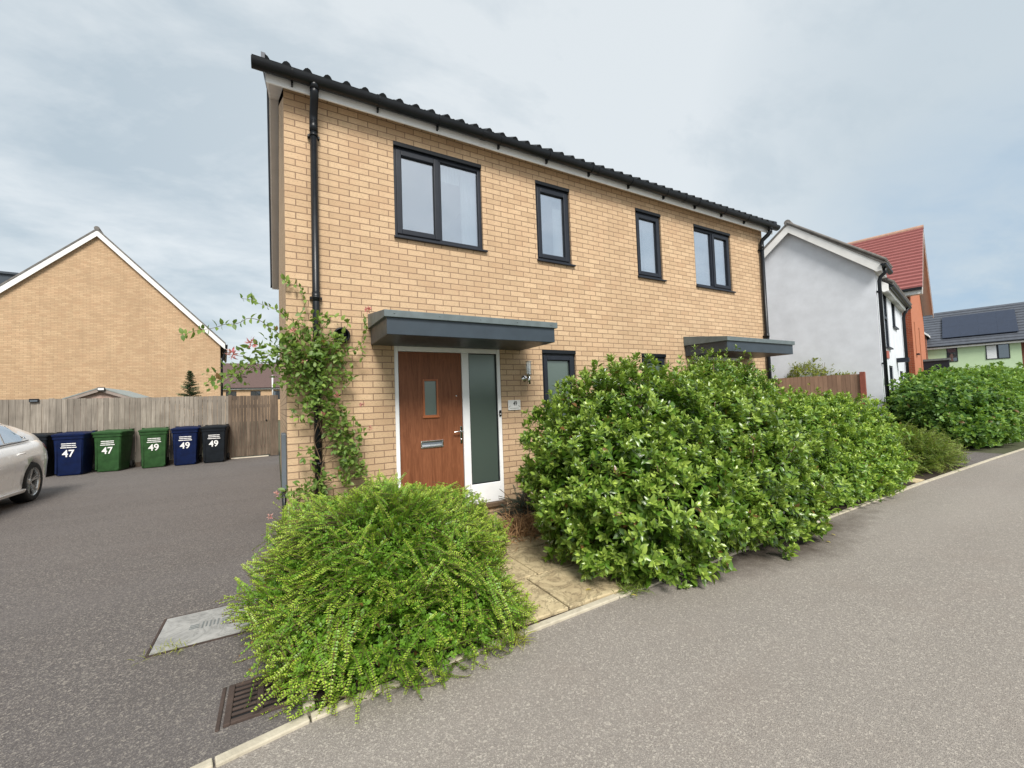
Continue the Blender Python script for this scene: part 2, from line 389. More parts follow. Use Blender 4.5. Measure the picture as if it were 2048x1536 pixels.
# project direction on a cloud layer
px = W.math('DIVIDE', sepw.outputs[0], W.math('ADD', el, .25)); py = W.math('DIVIDE', sepw.outputs[1], W.math('ADD', el, .25))
cv = W.n('ShaderNodeCombineXYZ'); W.l(px, cv.inputs[0]); W.l(py, cv.inputs[1])
mpw = W.n('ShaderNodeMapping'); W.l(cv.outputs[0], mpw.inputs[0]); mpw.inputs['Rotation'].default_value = (0, 0, R_(35)); mpw.inputs['Scale'].default_value = (1, 1.5, 1); mpw.inputs['Location'].default_value = (3.1, 1.7, 0)
n1 = W.noise(1.15, mpw.outputs[0], 7, .58, .5); n2 = W.noise(3.0, mpw.outputs[0], 6, .6, .3)
def lobe(az, elv, k0, k1):
    d = (math.sin(R_(az))*math.cos(R_(elv)), math.cos(R_(az))*math.cos(R_(elv)), math.sin(R_(elv)))
    vm = W.n('ShaderNodeVectorMath', operation='DOT_PRODUCT'); W.l(tcw, vm.inputs[0]); vm.inputs[1].default_value = d
    return W.ramp(vm.outputs['Value'], [(k0, 0.), (k1, 1.)])
mott = W.math('ADD', W.math('MULTIPLY', n1, .65), W.math('MULTIPLY', n2, .35))
smooth_c = lobe(48, 30, .55, .97)           # brighter, featureless cloud sheet above the house
fac = W.math('ADD', W.ramp(mott, [(.40, 0.), (.60, 1.)]), W.math('MULTIPLY', smooth_c, .6), True)
cloud = W.mix(fac, (3.2, 3.76, 4.15), (4.95, 5.28, 5.45))
blue = W.math('MULTIPLY', lobe(80, 9, .955, .995), W.ramp(n2, [(.35, 1.), (.7, .35)]))
cloud = W.mix(W.math('MULTIPLY', blue, .8), cloud, (1.9, 3.2, 4.9))
cloud = W.mix(W.math('MULTIPLY', lobe(82, 22, .90, .985), .6), cloud, (3.1, 3.7, 4.1))
# the cloud sheet thins towards the sun behind the photographer
vm = W.n('ShaderNodeVectorMath', operation='DOT_PRODUCT'); W.l(tcw, vm.inputs[0]); vm.inputs[1].default_value = SUN_DIR
glow = W.ramp(vm.outputs['Value'], [(.75, 0.), (1., 1.)])
cloud = W.mix(W.math('MULTIPLY', glow, .8), cloud, (7., 6.8, 6.4))
mixs = W.mix(.9, sky.outputs[0], cloud)
bg = W.n('ShaderNodeBackground'); W.l(mixs, bg.inputs[0]); bg.inputs[1].default_value = .1
wo = W.n('ShaderNodeOutputWorld'); W.l(bg.outputs[0], wo.inputs[0])
vs = scene.view_settings; vs.view_transform = 'Standard'; vs.look = 'None'; vs.exposure = .72; vs.gamma = 1; vs.use_curve_mapping = False
scene.cycles.use_denoising = True
scene.cycles.max_bounces = 8; scene.cycles.transparent_max_bounces = 12

# ------------------------------------------------------------------ ground
KERB = [(-16, -6.9), (-9, -4.9), (-5, -3.85), (-2.2, -3.24), (-1, -2.975), (-.34, -2.85), (.03, -2.785), (1.12, -2.72), (2.12, -2.68), (4.8, -2.6), (8.63, -2.515), (12.9, -2.49), (18, -2.5), (30, -1.2), (45, 2.2)]
def sheet(name, poly, z, mat):
    mb = MB(); mb.add([(x, y, z) for x, y in poly], [tuple(range(len(poly)))]); o = mb.build(name, mat); 
    if o.data.polygons[0].normal.z < 0: o.data.flip_normals()
    return struct(o)
sheet('ground', [(-600, -600), (600, -600), (600, 600), (-600, 600)], -.03, 'earth')
sheet('road', KERB+[(60, -40), (-40, -40), (-40, -14)], 0, 'road')
sheet('driveway', [p for p in KERB[:7]]+[(.0, -2.7), (-.03, 0), (-.03, 11), (-20, 11), (-20, -7)], .001, 'drive')
sheet('neighbour_driveway', [(11.1, -2.44), (12.9, -2.43), (13.6, -2.43), (13.6, 9), (9.4, 9), (9.4, 0), (11.1, 0)], .001, 'drive')
sheet('soil', [(.06, -2.72), (1.12, -2.66), (2.12, -2.62), (4.8, -2.54), (8.63, -2.455), (11.1, -2.43), (11.1, 0), (.06, 0)], .004, 'soil')
def strip(name, pts, wd, z0, z1, mat):
    mb = MB()
    for (a, b), (c, d) in zip(pts[:-1], pts[1:]):
        L = math.hypot(c-a, d-b); n = max(1, round(L/.915)); nx, ny = -(d-b)/L*wd, (c-a)/L*wd
        for k in range(n):
            t0, t1 = k/n+.004/L, (k+1)/n-.004/L
            x0, y0, x1, y1 = a+(c-a)*t0, b+(d-b)*t0, a+(c-a)*t1, b+(d-b)*t1
            j = random.uniform(-.003, .003)
            mb.hexa([(x0,y0,z0),(x1,y1,z0),(x1+nx,y1+ny,z0),(x0+nx,y0+ny,z0),(x0,y0,z1+j),(x1,y1,z1+j),(x1+nx,y1+ny,z1+j),(x0+nx,y0+ny,z1+j)])
    return struct(mb.build(name, mat, bevel=.006))
strip('kerb', KERB, .056, -.06, .016, 'kerb')
strip('bed_edging', [(.055, -2.69), (.055, -.02)], .055, -.06, .022, 'kerb')
mb = MB()   # riven slabs of the garden path
xs = [1.28, 1.83, 2.36]; y = -2.62
rows = [(-2.62, -2.02), (-2.01, -1.42), (-1.41, -.96), (-.95, -.36), (-.35, -.02)]
for i, (a, b) in enumerate(rows):
    cut = 1.83 if i % 2 else 1.70
    for x0, x1 in ((1.28, cut-.006), (cut+.006, 2.42)): mb.box(x0, x1, a+.006, b-.006, -.03, .024+random.uniform(-.003, .003))
struct(mb.build('garden_path', 'slab', bevel=.008))
struct(MB().box(8.62, 8.98, -2.44, -.02, -.03, .02).build('stepping_path', 'slab', bevel=.008))

# ------------------------------------------------------------------ main house
HW, HD, EZ = 9.22, 8.4, 4.96
house = thing('semi_detached_house', 'buff brick semi-detached house with dark tiled roof and slate-blue door canopies', 'house')
WIN = [(1.195, 2.405, 3.6, 4.8), (3.295, 3.93, 3.6, 4.8), (5.36, 5.995, 3.6, 4.8), (6.91, 8.06, 3.6, 4.8), (3.305, 3.925, 1.05, 2.25), (5.35, 5.955, 1.05, 2.25)]
DOORS = [(1.15, 2.61, .13, 2.232), (6.72, 8.18, .13, 2.232)]
mb = MB(); wall_plane(mb, lambda u, z, d: (u, d, z), 0, HW, -.05, EZ+.16, WIN+DOORS, .11)
mb.add([(0,0,-.05),(0,HD,-.05),(0,HD,EZ),(0,HD/2,7.6),(0,0,EZ)], [(0,1,2,3,4)])
mb.add([(HW,0,-.05),(HW,HD,-.05),(HW,HD,EZ),(HW,HD/2,7.6),(HW,0,EZ)], [(4,3,2,1,0)])
mb.add([(0,HD,-.05),(HW,HD,-.05),(HW,HD,EZ),(0,HD,EZ)], [(3,2,1,0)])
mb.build('wall', 'brick', house, fix=False)
# inner rooms so that windows do not look into an empty shell
mb = MB(); mb.box(.12, HW-.12, .115, 3.2, 2.5, 2.62); mb.box(.12, HW-.12, 3.2, 3.3, .02, 4.9); mb.box(.12, HW-.12, .3, 3.2, 4.88, 4.94)
mb.box(4.55, 4.67, .115, 3.2, .02, 4.88); mb.box(2.78, 2.86, .3, 3.2, .02, 4.88); mb.box(6.4, 6.48, .3, 3.2, .02, 4.88)
mb.build('room_partition', 'offwhite', house)

def tile_slope(mb, x0, x1, yA, zA, yB, zB, pitch=.2, h=.042, course=.335, dx=.025):
    L = math.hypot(yB-yA, zB-zA); cy, cz = (yB-yA)/L, (zB-zA)/L; ny, nz = -cz, cy
    if nz < 0: ny, nz = -ny, -nz
    n = int((x1-x0)/dx); xs = [x0+(x1-x0)*i/n for i in range(n+1)]
    prof = [h*max(0, math.cos(math.pi*2*(x-x0)/pitch))**.8 for x in xs]
    s = 0
    while s < L-.02:
        e = min(L, s+course+.03); rows = []
        for t, off in ((s, -.012), (s, .03), (e, .012)):
            j = .0
            rows.append([(x, yA+cy*t+ny*(p+off+j), zA+cz*t+nz*(p+off+j)) for x, p in zip(xs, prof)])
        mb.grid(rows, False); s += course
RP = .63
mb = MB(); yA, zA = -.225, 5.115
tile_slope(mb, -.17, HW+.17, yA, zA, HD/2, zA+(HD/2-yA)*RP)
tile_slope(mb, -.17, HW+.17, HD+.225, zA, HD/2, zA+(HD/2-yA)*RP)
roof = mb.build('roof', 'tile', house, fix=False)
zr = zA+(HD/2-yA)*RP
mb = MB(); mb.tube([(-.2, HD/2, zr+.02), (HW+.2, HD/2, zr+.02)], .12, 10); mb.build('ridge_tile', 'tile', roof)
for x0, x1 in ((-.205, -.165), (HW+.165, HW+.205)):
    for sgn, y0 in ((1, -.235), (-1, HD+.235)):
        mb = MB(); mb.prism([(y0, 5.08), (HD/2, 5.08+(HD/2+.235)*RP), (HD/2, 5.21+(HD/2+.235)*RP), (y0, 5.21)], 0, x0, x1)
        mb.build('verge_cap', 'slate', roof)
for x0, x1 in ((-.165, -.14), (HW+.14, HW+.165)):
    for y0 in (-.128, HD+.128):
        k = HD/2-y0; zz = EZ+.015; top = zz+abs(k)*RP
        mb = MB(); mb.prism([(y0, zz), (HD/2, top), (HD/2, top+.17), (y0, zz+.17)], 0, x0, x1)
        mb.build('bargeboard', 'offwhite', house)
mb = MB()
for x0, x1 in ((-.139, -.002), (HW+.002, HW+.139)):
    mb = MB(); k = HD/2+.12; zz = EZ+.02
    mb.prism([(-.12, zz), (HD/2, zz+k*RP), (HD+.12, zz), (HD+.12, zz+.02), (HD/2, zz+k*RP+.02), (-.12, zz+.02)], 0, x0, x1)
    mb.build('soffit', 'soffit', house)
for ya, yb in ((-.129, -.002), (HD+.002, HD+.129)): MB().box(.001, HW-.001, ya, yb, EZ+.125, EZ+.14).build('soffit', 'soffit', house)
for ya, yb in ((-.15, -.13), (HD+.13, HD+.15)): MB().box(-.166, HW+.166, ya, yb, EZ, EZ+.17).build('fascia', 'white', house, bevel=.003)
def gutter(mb, x0, x1, y, z, r=.072, n=10, thick=.004):
    ring = [(y+math.cos(math.pi+math.pi*k/n)*r, z+math.sin(math.pi+math.pi*k/n)*r) for k in range(n+1)]
    inn = [(y+math.cos(math.pi+math.pi*k/n)*(r-thick), z+math.sin(math.pi+math.pi*k/n)*(r-thick)) for k in range(n+1)]
    loop = [(y-r-.004, z+.012)]+ring+inn[::-1]
    P = [[(x, a, b) for a, b in loop+[loop[0]]] for x in (x0, x1)]; mb.grid(P, True)
    for x, d in ((x0, -.006), (x1, .006)): mb.prism(ring, 0, x, x+d)
mb = MB(); gutter(mb, -.2, HW+.21, HD+.225, 5.09); mb.build('gutter', 'black', house)
mb = MB(); gutter(mb, -.285, HW+.21, -.225, 5.09)
for x in (2.35, 4.35, 6.4): mb.prism([(-.225+math.cos(math.pi+math.pi*k/10)*.078, 5.091+math.sin(math.pi+math.pi*k/10)*.078) for k in range(11)], 0, x-.03, x+.03)
gut = mb.build('gutter', 'black', house)
for x in (.08, .98, 1.72, 2.6, 3.4, 4.2, 5.05, 5.9, 6.75, 7.55, 8.3):
    mb = MB(); mb.prism([(-.225+math.cos(math.pi+math.pi*k/10)*.08, 5.091+math.sin(math.pi+math.pi*k/10)*.08) for k in range(11)], 0, x-.009, x+.009)
    mb.box(x-.009, x+.009, -.19, -.151, 4.985, 5.08); mb.build('gutter_bracket', 'black', gut)
def downpipe(x, clips, jog=0):
    mb = MB(); r = .039
    mb.tube([(x+jog, -.225, 5.07), (x+jog, -.225, 4.98)], .048, 12)
    mb.tube([(x+jog, -.225, 5.0), (x+jog, -.222, 4.95), (x+jog*.7, -.18, 4.89), (x, -.08, 4.80), (x, -.062, 4.74), (x, -.062, 4.69)], .043, 12)
    mb.tube([(x, -.062, 4.72), (x, -.062, .03)], r, 12)
    mb.tube([(x, -.062, 4.72), (x, -.062, 4.6)], .044, 12); mb.tube([(x, -.062, 2.78), (x, -.062, 2.68)], .044, 12)
    for z in clips:
        mb.tube([(x, -.062, z-.013), (x, -.062, z+.013)], .046, 12); mb.box(x-.062, x+.062, -.05, -.003, z-.012, z+.012)
    return mb.build('downpipe', 'black', house)
downpipe(.295, (4.56, 2.72, .9)); downpipe(9.09, (4.6, 2.72, .9), .06)

def window(x0, x1, z0, z1, parts, frost=False, extras=()):
    fy0, fy1 = .028, .10
    mb = MB(); fw = .048
    mb.box(x0, x0+fw, fy0, fy1, z0, z1-.05); mb.box(x1-fw, x1, fy0, fy1, z0, z1-.05)
    mb.box(x0+fw, x1-fw, fy0, fy1, z0, z0+fw); mb.box(x0+fw, x1-fw, fy0, fy1, z1-.05-fw, z1-.05)
    xs = [x0+fw]+[p for p in parts['mull']]+[x1-fw]
    for m in parts['mull']: mb.box(m-.022, m+.022, fy0+.003, fy1, z0+fw, z1-.05-fw)
    win = mb.build('window', 'anth', house, bevel=.006)
    MB().box(x0-.0, x1+.0, -.012, .026, z1-.056, z1-.003).build('window_head', 'black', win, bevel=.004)
    mb = MB(); mb.hexa([(x0-.012, -.042, z0-.036), (x1+.045, -.042, z0-.036), (x1+.045, .025, z0-.036), (x0-.012, .025, z0-.036), (x0-.012, -.042, z0-.012), (x1+.045, -.042, z0-.012), (x1+.045, .025, z0+.004), (x0-.012, .025, z0+.004)])
    mb.build('sill', 'anth', win, bevel=.004)
    zt, zb = z1-.05-fw, z0+fw
    edges = [x0+fw]+[m+s*.022 for m in parts['mull'] for s in (-1, 1)]+[x1-fw]
    for k in range(len(edges)//2):
        a, b = edges[2*k], edges[2*k+1]
        if k in parts['sash']:
            s = .055; sm = MB(); y0s = .012
            sm.box(a-.012, a+s, y0s, .09, zb-.012, zt+.012); sm.box(b-s, b+.012, y0s, .09, zb-.012, zt+.012)
            sm.box(a+s, b-s, y0s, .09, zb-.012, zb+s); sm.box(a+s, b-s, y0s, .09, zt-s, zt+.012)
            sm.build('sash', 'anth', win, bevel=.008); a, b, zz0, zz1 = a+s, b-s, zb+s, zt-s; yg = .05
        else: zz0, zz1, yg = zb, zt, .06
        bead = .008; bm_ = MB(); bm_.box(a, a+bead, yg-.008, yg+.01, zz0, zz1); bm_.box(b-bead, b, yg-.008, yg+.01, zz0, zz1); bm_.box(a+bead, b-bead, yg-.008, yg+.01, zz0, zz0+bead); bm_.box(a+bead, b-bead, yg-.008, yg+.01, zz1-bead, zz1)
        bm_.build('glazing_bead', 'black' if k in parts['sash'] else 'anth', win)
        MB().box(a+.004, b-.004, yg, yg+.006, zz0+.004, zz1-.004).build('pane', 'frost' if frost else 'glass', win)
    for nm, mt, bx in extras: MB().box(*bx).build(nm, mt, win, bevel=.01)
    return win
def drape(x0, x1, z0, z1, y, win):
    n = 24; P = [[(x0+(x1-x0)*i/n, y+.012*math.sin(i*1.9), z) for i in range(n+1)] for z in (z0, z1)]
    MB().grid(P).build('curtain', 'curtain', win, fix=False)
w1 = window(*WIN[0], dict(mull=[1.80], sash=[0])); drape(2.14, 2.36, 3.62, 4.72, .125, w1); drape(1.84, 2.14, 4.5, 4.74, .14, w1)
w2 = window(*WIN[1], dict(mull=[], sash=[0])); drape(3.68, 3.9, 3.62, 4.5, .125, w2)
w3 = window(*WIN[2], dict(mull=[], sash=[0])); drape(5.4, 5.95, 4.5, 4.74, .125, w3); drape(5.66, 5.97, 3.62, 4.5, .13, w3); drape(5.42, 5.97, 3.62, 4.74, .16, w3)
w4 = window(*WIN[3], dict(mull=[7.48], sash=[1])); drape(6.93, 8.02, 4.42, 4.74, .125, w4); drape(7.6, 8.04, 3.62, 4.42, .13, w4); drape(6.95, 8.02, 3.62, 4.74, .17, w4)
mb = MB(); mb.lathe([(.0, 0), (.07, 0), (.055, .05), (.03, .13), (.045, .19), (.02, .26), (0, .27)], (7.02, .125, 3.64), n=14); mb.build('ornament', 'curtain', w4)
window(*WIN[4], dict(mull=[], sash=[0]), True); window(*WIN[5], dict(mull=[], sash=[0]), True)

def front_door(x0, flip=False):
    x1 = x0+1.46; X = (lambda x: x0+x) if not flip else (lambda x: x1-x)
    def bx(mb, a, b, *r):
        a, b = X(a), X(b); return mb.box(min(a, b), max(a, b), *r)
    y0, y1 = .012, .085
    mb = MB(); bx(mb, 0, .052, y0, y1, .16, 2.228); bx(mb, 1.408, 1.46, y0, y1, .16, 2.228); bx(mb, .052, 1.408, y0, y1, 2.165, 2.228)
    bx(mb, .885, .985, y0, y1, .16, 2.165); bx(mb, .985, 1.408, y0+.006, y1, .16, .42)
    fr = mb.build('door_frame', 'white', house, bevel=.006)
    bx(MB(), -.01, 1.47, -.04, .1, .105, .157).build('threshold', 'stem', fr, bevel=.006)
    bx(MB(), .995, 1.398, .05, .058, .43, 2.155).build('side_light', 'frost', fr)
    mb = MB()
    for a, b, c, d in ((.985, .997, .42, 2.165), (1.396, 1.408, .42, 2.165), (.997, 1.396, .42, .432), (.997, 1.396, 2.153, 2.165)): bx(mb, a, b, .03, .062, c, d)
    mb.build('glazing_bead', 'black', fr)
    # leaf with plank grooves in its lower half and an opening for the small window
    mb = MB(); gx = [.058, .19, .32, .45, .58, .71, .879]
    gl = (.375, .53, 1.365, 1.795)
    for k in range(6):
        a, b = gx[k]+.0015, gx[k+1]-.0015
        bx(mb, a, b, .024, .07, .165, .93)
    bx(mb, .058, .879, .0285, .07, .165, .93)
    for a, b, c, d in ((.058, gl[0], .93, 2.16), (gl[1], .879, .93, 2.16), (gl[0], gl[1], .93, gl[2]), (gl[0], gl[1], gl[3], 2.16)): bx(mb, a, b, .024, .07, c, d)
    leaf = mb.build('door', 'door', house)
    mb = MB(); a, b, c, d = gl; s = .024
    bx(mb, a-s, a, .012, .03, c-.012, d+s); bx(mb, b, b+s, .012, .03, c-.012, d+s); bx(mb, a, b, .012, .03, d, d+s); bx(mb, a-s-.008, b+s+.008, .006, .03, c-s-.012, c-.012+.001); bx(mb, a, b, .012, .03, c-.011, c)
    mb.build('window_trim', 'trim', leaf, bevel=.004)
    bx(MB(), a, b, .034, .04, c, d).build('door_window', 'frost', leaf)
    mb = MB(); bx(mb, .31, .605, .012, .0235, .955, .97); bx(mb, .31, .605, .012, .0235, 1.028, 1.045); bx(mb, .31, .325, .012, .0235, .97, 1.028); bx(mb, .59, .605, .012, .0235, .97, 1.028)
    mb.hexa([(min(X(.325), X(.59)), .006, .972), (max(X(.325), X(.59)), .006, .972), (max(X(.325), X(.59)), .0236, .972), (min(X(.325), X(.59)), .0236, .972), (min(X(.325), X(.59)), .012, .998), (max(X(.325), X(.59)), .012, .998), (max(X(.325), X(.59)), .0236, .998), (min(X(.325), X(.59)), .0236, .998)])
    lb = mb.build('letterbox', 'chrome', leaf, bevel=.003)
    bx(MB(), .325, .59, .0205, .0236, .998, 1.028).build('letterbox_slot', 'meter', leaf)
    mb = MB(); bx(mb, .838, .868, .014, .0235, .98, 1.2)
    mb.tube([(X(.853), .02, 1.135), (X(.853), -.035, 1.135)], .011, 10)
    mb.tube([(X(.853), -.033, 1.135), (X(.8), -.036, 1.138), (X(.735), -.03, 1.133)], [.011, .0095, .008], 10)
    mb.lathe([(0, -.004), (.011, -.002), (.012, .01)], (X(.853), .006, 1.03), 'y', 12)
    mb.build('handle', 'chrome', leaf, bevel=.002)
    MB().lathe([(0, -.004), (.009, -.003), (.011, .004)], (X(.80), .02, 1.60), 'y', 12).build('peephole', 'chrome', leaf)
front_door(1.15); front_door(6.72, True)

def canopy(x0, x1):
    zb = 2.222; yf = -.83
    can = MB().hexa([(x0+.03, yf, zb), (x1-.03, yf, zb), (x1-.03, -.002, zb), (x0+.03, -.002, zb), (x0+.03, yf, 2.405), (x1-.03, yf, 2.405), (x1-.03, -.002, 2.43), (x0+.03, -.002, 2.43)]).build('canopy', 'canopy', house, bevel=.006)
    mb = MB(); mb.hexa([(x0, yf-.028, 2.398), (x1, yf-.028, 2.398), (x1, -.003, 2.418), (x0, -.003, 2.418), (x0, yf-.028, 2.468), (x1, yf-.028, 2.468), (x1, -.003, 2.588), (x0, -.003, 2.588)])
    for k in range(5):
        x = x0+.1+(x1-x0-.2)*k/4; mb.lathe([(0, -.006), (.008, -.004), (.009, 0)], (x, yf-.028, 2.436), 'y', 8)
    mb.build('flashing', 'flash', can, bevel=.012)
canopy(.85, 2.98); canopy(6.45, 8.56)
mb = MB(); mb.lathe([(.055, -.001), (.088, -.001), (.09, -.055), (.078, -.07), (.066, -.06), (.064, -.002)], (.556, 0, 2.318), 'y', 24)
vent = mb.build('wall_vent', 'black', house)
mb = MB(); mb.lathe([(.0, -.003), (.064, -.003)], (.556, 0, 2.318), 'y', 20); mb.tube([(.5, -.02, 2.30), (.61, -.02, 2.335)], .008, 6); mb.build('vent_grille', 'dark', vent)
mb = MB(); mb.box(-.05, -.002, .30, .72, .60, 1.22); met = mb.build('meter_box', 'meter', house, bevel=.008)
mb = MB(); mb.tube([(-.028, .4, .6), (-.028, .4, .0)], .022, 10); mb.build('meter_conduit', 'black', met)

lamp = thing('wall_lamp', 'steel and glass wall lantern on the brickwork right of the front door', 'wall lamp', (2.985, 0, 1.82))
mb = MB(); mb.lathe([(0, -.03), (.03, -.028), (.05, -.012), (.053, -.001)], (0, 0, 0), 'y', 20); mb.build('wall_plate', 'chrome', lamp)
mb = MB(); mb.tube([(0, -.02, 0), (.005, -.07, -.005), (.01, -.11, .0)], .013, 10); mb.tube([(.01, -.11, -.085), (.01, -.11, .05)], .024, 14); mb.build('arm', 'chrome', lamp)
mb = MB(); mb.lathe([(.036, .05), (.036, .235)], (.01, -.11, 0), 'z', 18); mb.build('lamp_glass', 'lampglass', lamp)
mb = MB(); mb.lathe([(0, .052), (.042, .05), (.042, .06), (0, .06)], (.01, -.11, 0), 'z', 18); mb.lathe([(0, .25), (.05, .238), (.05, .232), (0, .232)], (.01, -.11, 0), 'z', 18)
for k in range(3):
    t = k*2.094; mb.tube([(.01+.04*math.cos(t), -.11+.04*math.sin(t), .05), (.01+.04*math.cos(t), -.11+.04*math.sin(t), .235)], .003, 6)
mb.build('cage', 'chrome', lamp)
MB().lathe([(0, .06), (.012, .065), (.018, .1), (.016, .15), (.008, .175), (0, .18)], (.01, -.11, 0), 'z', 12).build('bulb', 'curtain', lamp)
sign = thing('house_number_sign', 'pale plaque with the number 49 and leaf marks beside the front door', 'house sign', (2.80, -.012, 1.45))
MB().box(-.1, .1, -.003, .004, -.07, .07).build('plaque', 'plaque', sign, bevel=.004)
text_mesh('49', .085, 'number', 'ink', sign, (.012, -.0045, .02), bold=.001, sx=.72)
mb = MB(); mb.box(-.07, .075, -.0046, -.0035, -.047, -.041); mb.build('street_line', 'inkgrey', sign)
for s in (-1, 1):
    mb = MB(); mb.tube([(s*.092, -.0045, -.032), (s*.08, -.0045, -.02), (s*.066, -.0045, -.012)], .0016, 5)
    for k in range(3): mb.add([(s*(.092-k*.009), -.0048, -.030+k*.006), (s*(.088-k*.009), -.0048, -.02+k*.006), (s*(.080-k*.009), -.0048, -.018+k*.006), (s*(.084-k*.009), -.0048, -.027+k*.006)], [(0,1,2,3)])
    mb.build('leaf_mark', 'inkgrey', sign)
bell = thing('door_bell', 'small black push-button bell on the white side-light frame', 'doorbell', (2.583, .010, 1.345))
MB().box(-.016, .016, -.014, 0, -.042, .042).build('bell_case', 'black', bell, bevel=.005)
MB().lathe([(0, -.018), (.008, -.017), (.009, -.013)], (0, 0, -.012), 'y', 12).build('push_button', 'decal', bell)

# ------------------------------------------------------------------ manhole, gully, small ground things
mh = thing('manhole_cover', 'square grey manhole cover set in the driveway beside the bush', 'manhole cover', (-.52, -1.378, 0))
mb = MB(); a, b = .285, .258
for bxs in ((-a, a, -b-.014, -b), (-a, a, b, b+.014), (-a-.014, -a, -b-.014, b+.014), (a, a+.014, -b-.014, b+.014)): mb.box(*bxs, -.03, .007)
mb.build('frame', 'rust', mh)
MB().box(-a+.004, a-.004, -b+.004, b-.004, -.03, .010).build('lid', 'lid', mh, bevel=.003)
mb = MB()
for k in range(5): mb.box(-.045+k*.022, -.037+k*.022, -.05+.012*(k % 2), .05-.012*(k % 2), .010, .0125)
for k in range(3): mb.box(-.115, -.062, -.03+k*.025, -.02+k*.025, .010, .0125); mb.box(.07, .12, -.03+k*.025, -.02+k*.025, .010, .0125)
mb.build('lid_emblem', 'lid_dark', mh)
gr = thing('drain_grate', 'rusty iron drain grating in the driveway at the foot of the bush', 'drain', (-.185, -2.43, 0))
mb = MB(); X0, X1, Y0, Y1 = -.150, .19, -.17, .160
mb.box(X0-.03, X0-.012, Y0-.01, Y1+.01, -.03, .008); mb.box(X0, X0+.03, Y0, Y1, -.001, .016); mb.box(X1-.03, X1, Y0, Y1, -.001, .016)
mb.box(X0+.03, X1-.03, Y1-.022, Y1, -.001, .016); mb.box(X0+.03, X1-.03, Y0, Y0+.03, -.001, .016); mb.box(-.015, .015, Y0+.03, Y1-.022, -.001, .016)
mb.build('frame', 'rust', gr, bevel=.004)
mb = MB()
for k in range(7):
    y = Y0+.03+.0415*(k+.9); 
    for c, d in ((X0+.03, -.015), (.015, X1-.03)): mb.box(c, d, y-.0085, y+.0085, .0045, .0145)
mb.build('bars', 'rust', gr, bevel=.003)
MB().box(X0+.02, X1-.02, Y0+.02, Y1-.01, .0025, .0042).build('sump_dark', 'dark', gr)  # black plate just under the bars paints in the pit's darkness
tag(MB().box(-1.33, -.32, 10.60, 10.63, .015, .05).build('timber_batten', 'batten', bevel=.004), 'pale thin batten lying along the foot of the side gate', 'batten')

# ------------------------------------------------------------------ boundary fence, gate, bins
fen = thing('garden_fence', 'weathered grey board fence behind the wheelie bins', 'fence', (-1.36, 10.78, 0))
mb = MB(); x = -.02
while x > -12:
    wd = random.uniform(.10, .135); mb.box(x-wd+.004, x-.003, random.uniform(-.012, 0), .014, .14, 2.0+random.uniform(-.012, .006)); x -= wd
mb.build('boards', 'fence', fen)
mb = MB(); mb.box(-12, -.01, -.02, .03, .0, .135); mb.build('gravel_board', 'fence_dk', fen)
mb = MB(); 
for z in (.35, 1.05, 1.8): mb.box(-12, -.01, .015, .06, z, z+.08)
mb.build('rail', 'fence_dk', fen)
for x in (.0, -4.0, -6.4, -9.0):
    MB().box(x-.045, x+.045, -.035 if x == 0 else .0151, .07, 0, 2.02).build('post', 'fence_dk' if x == 0 else 'fence', fen, bevel=.004)
gate = thing('side_gate', 'dark weathered plank gate between the fence and the brick house', 'gate', (-.68, 10.72, 0))
mb = MB(); x = -.6
while x < .38:
    wd = random.choice((.085, .095, .1)); mb.box(x+.003, min(x+wd, .40)-.003, -.012+random.uniform(0, .006), .012, .07, 1.985+random.uniform(-.006, .004)); x += wd
mb.build('boards', 'fence_dk', gate)
MB().box(.405, .64, -.03, .02, .02, 1.99).build('jamb', 'fence_dk', gate, bevel=.004); MB().box(-.63, -.605, -.03, .04, .0, 2.0).build('jamb', 'fence_dk', gate, bevel=.004)
for z in (.3, 1.6): MB().box(-.6, .4, .013, .05, z, z+.1).build('rail', 'fence_dk', gate)
MB().lathe([(0, -.028), (.022, -.024), (.026, -.01), (0, -.009)], (.31, -.012, 1.18), 'y', 14).build('latch', 'black', gate)
fl = thing('solar_fence_light', 'small black solar light clipped to the top of the fence', 'light', (-5.66, 10.765, 1.985))
MB().box(-.09, .09, -.05, .0, -.06, .03).build('lamp_body', 'black', fl, bevel=.006); MB().box(-.07, .07, -.055, -.05, -.045, -.012).build('lens', 'meter', fl)

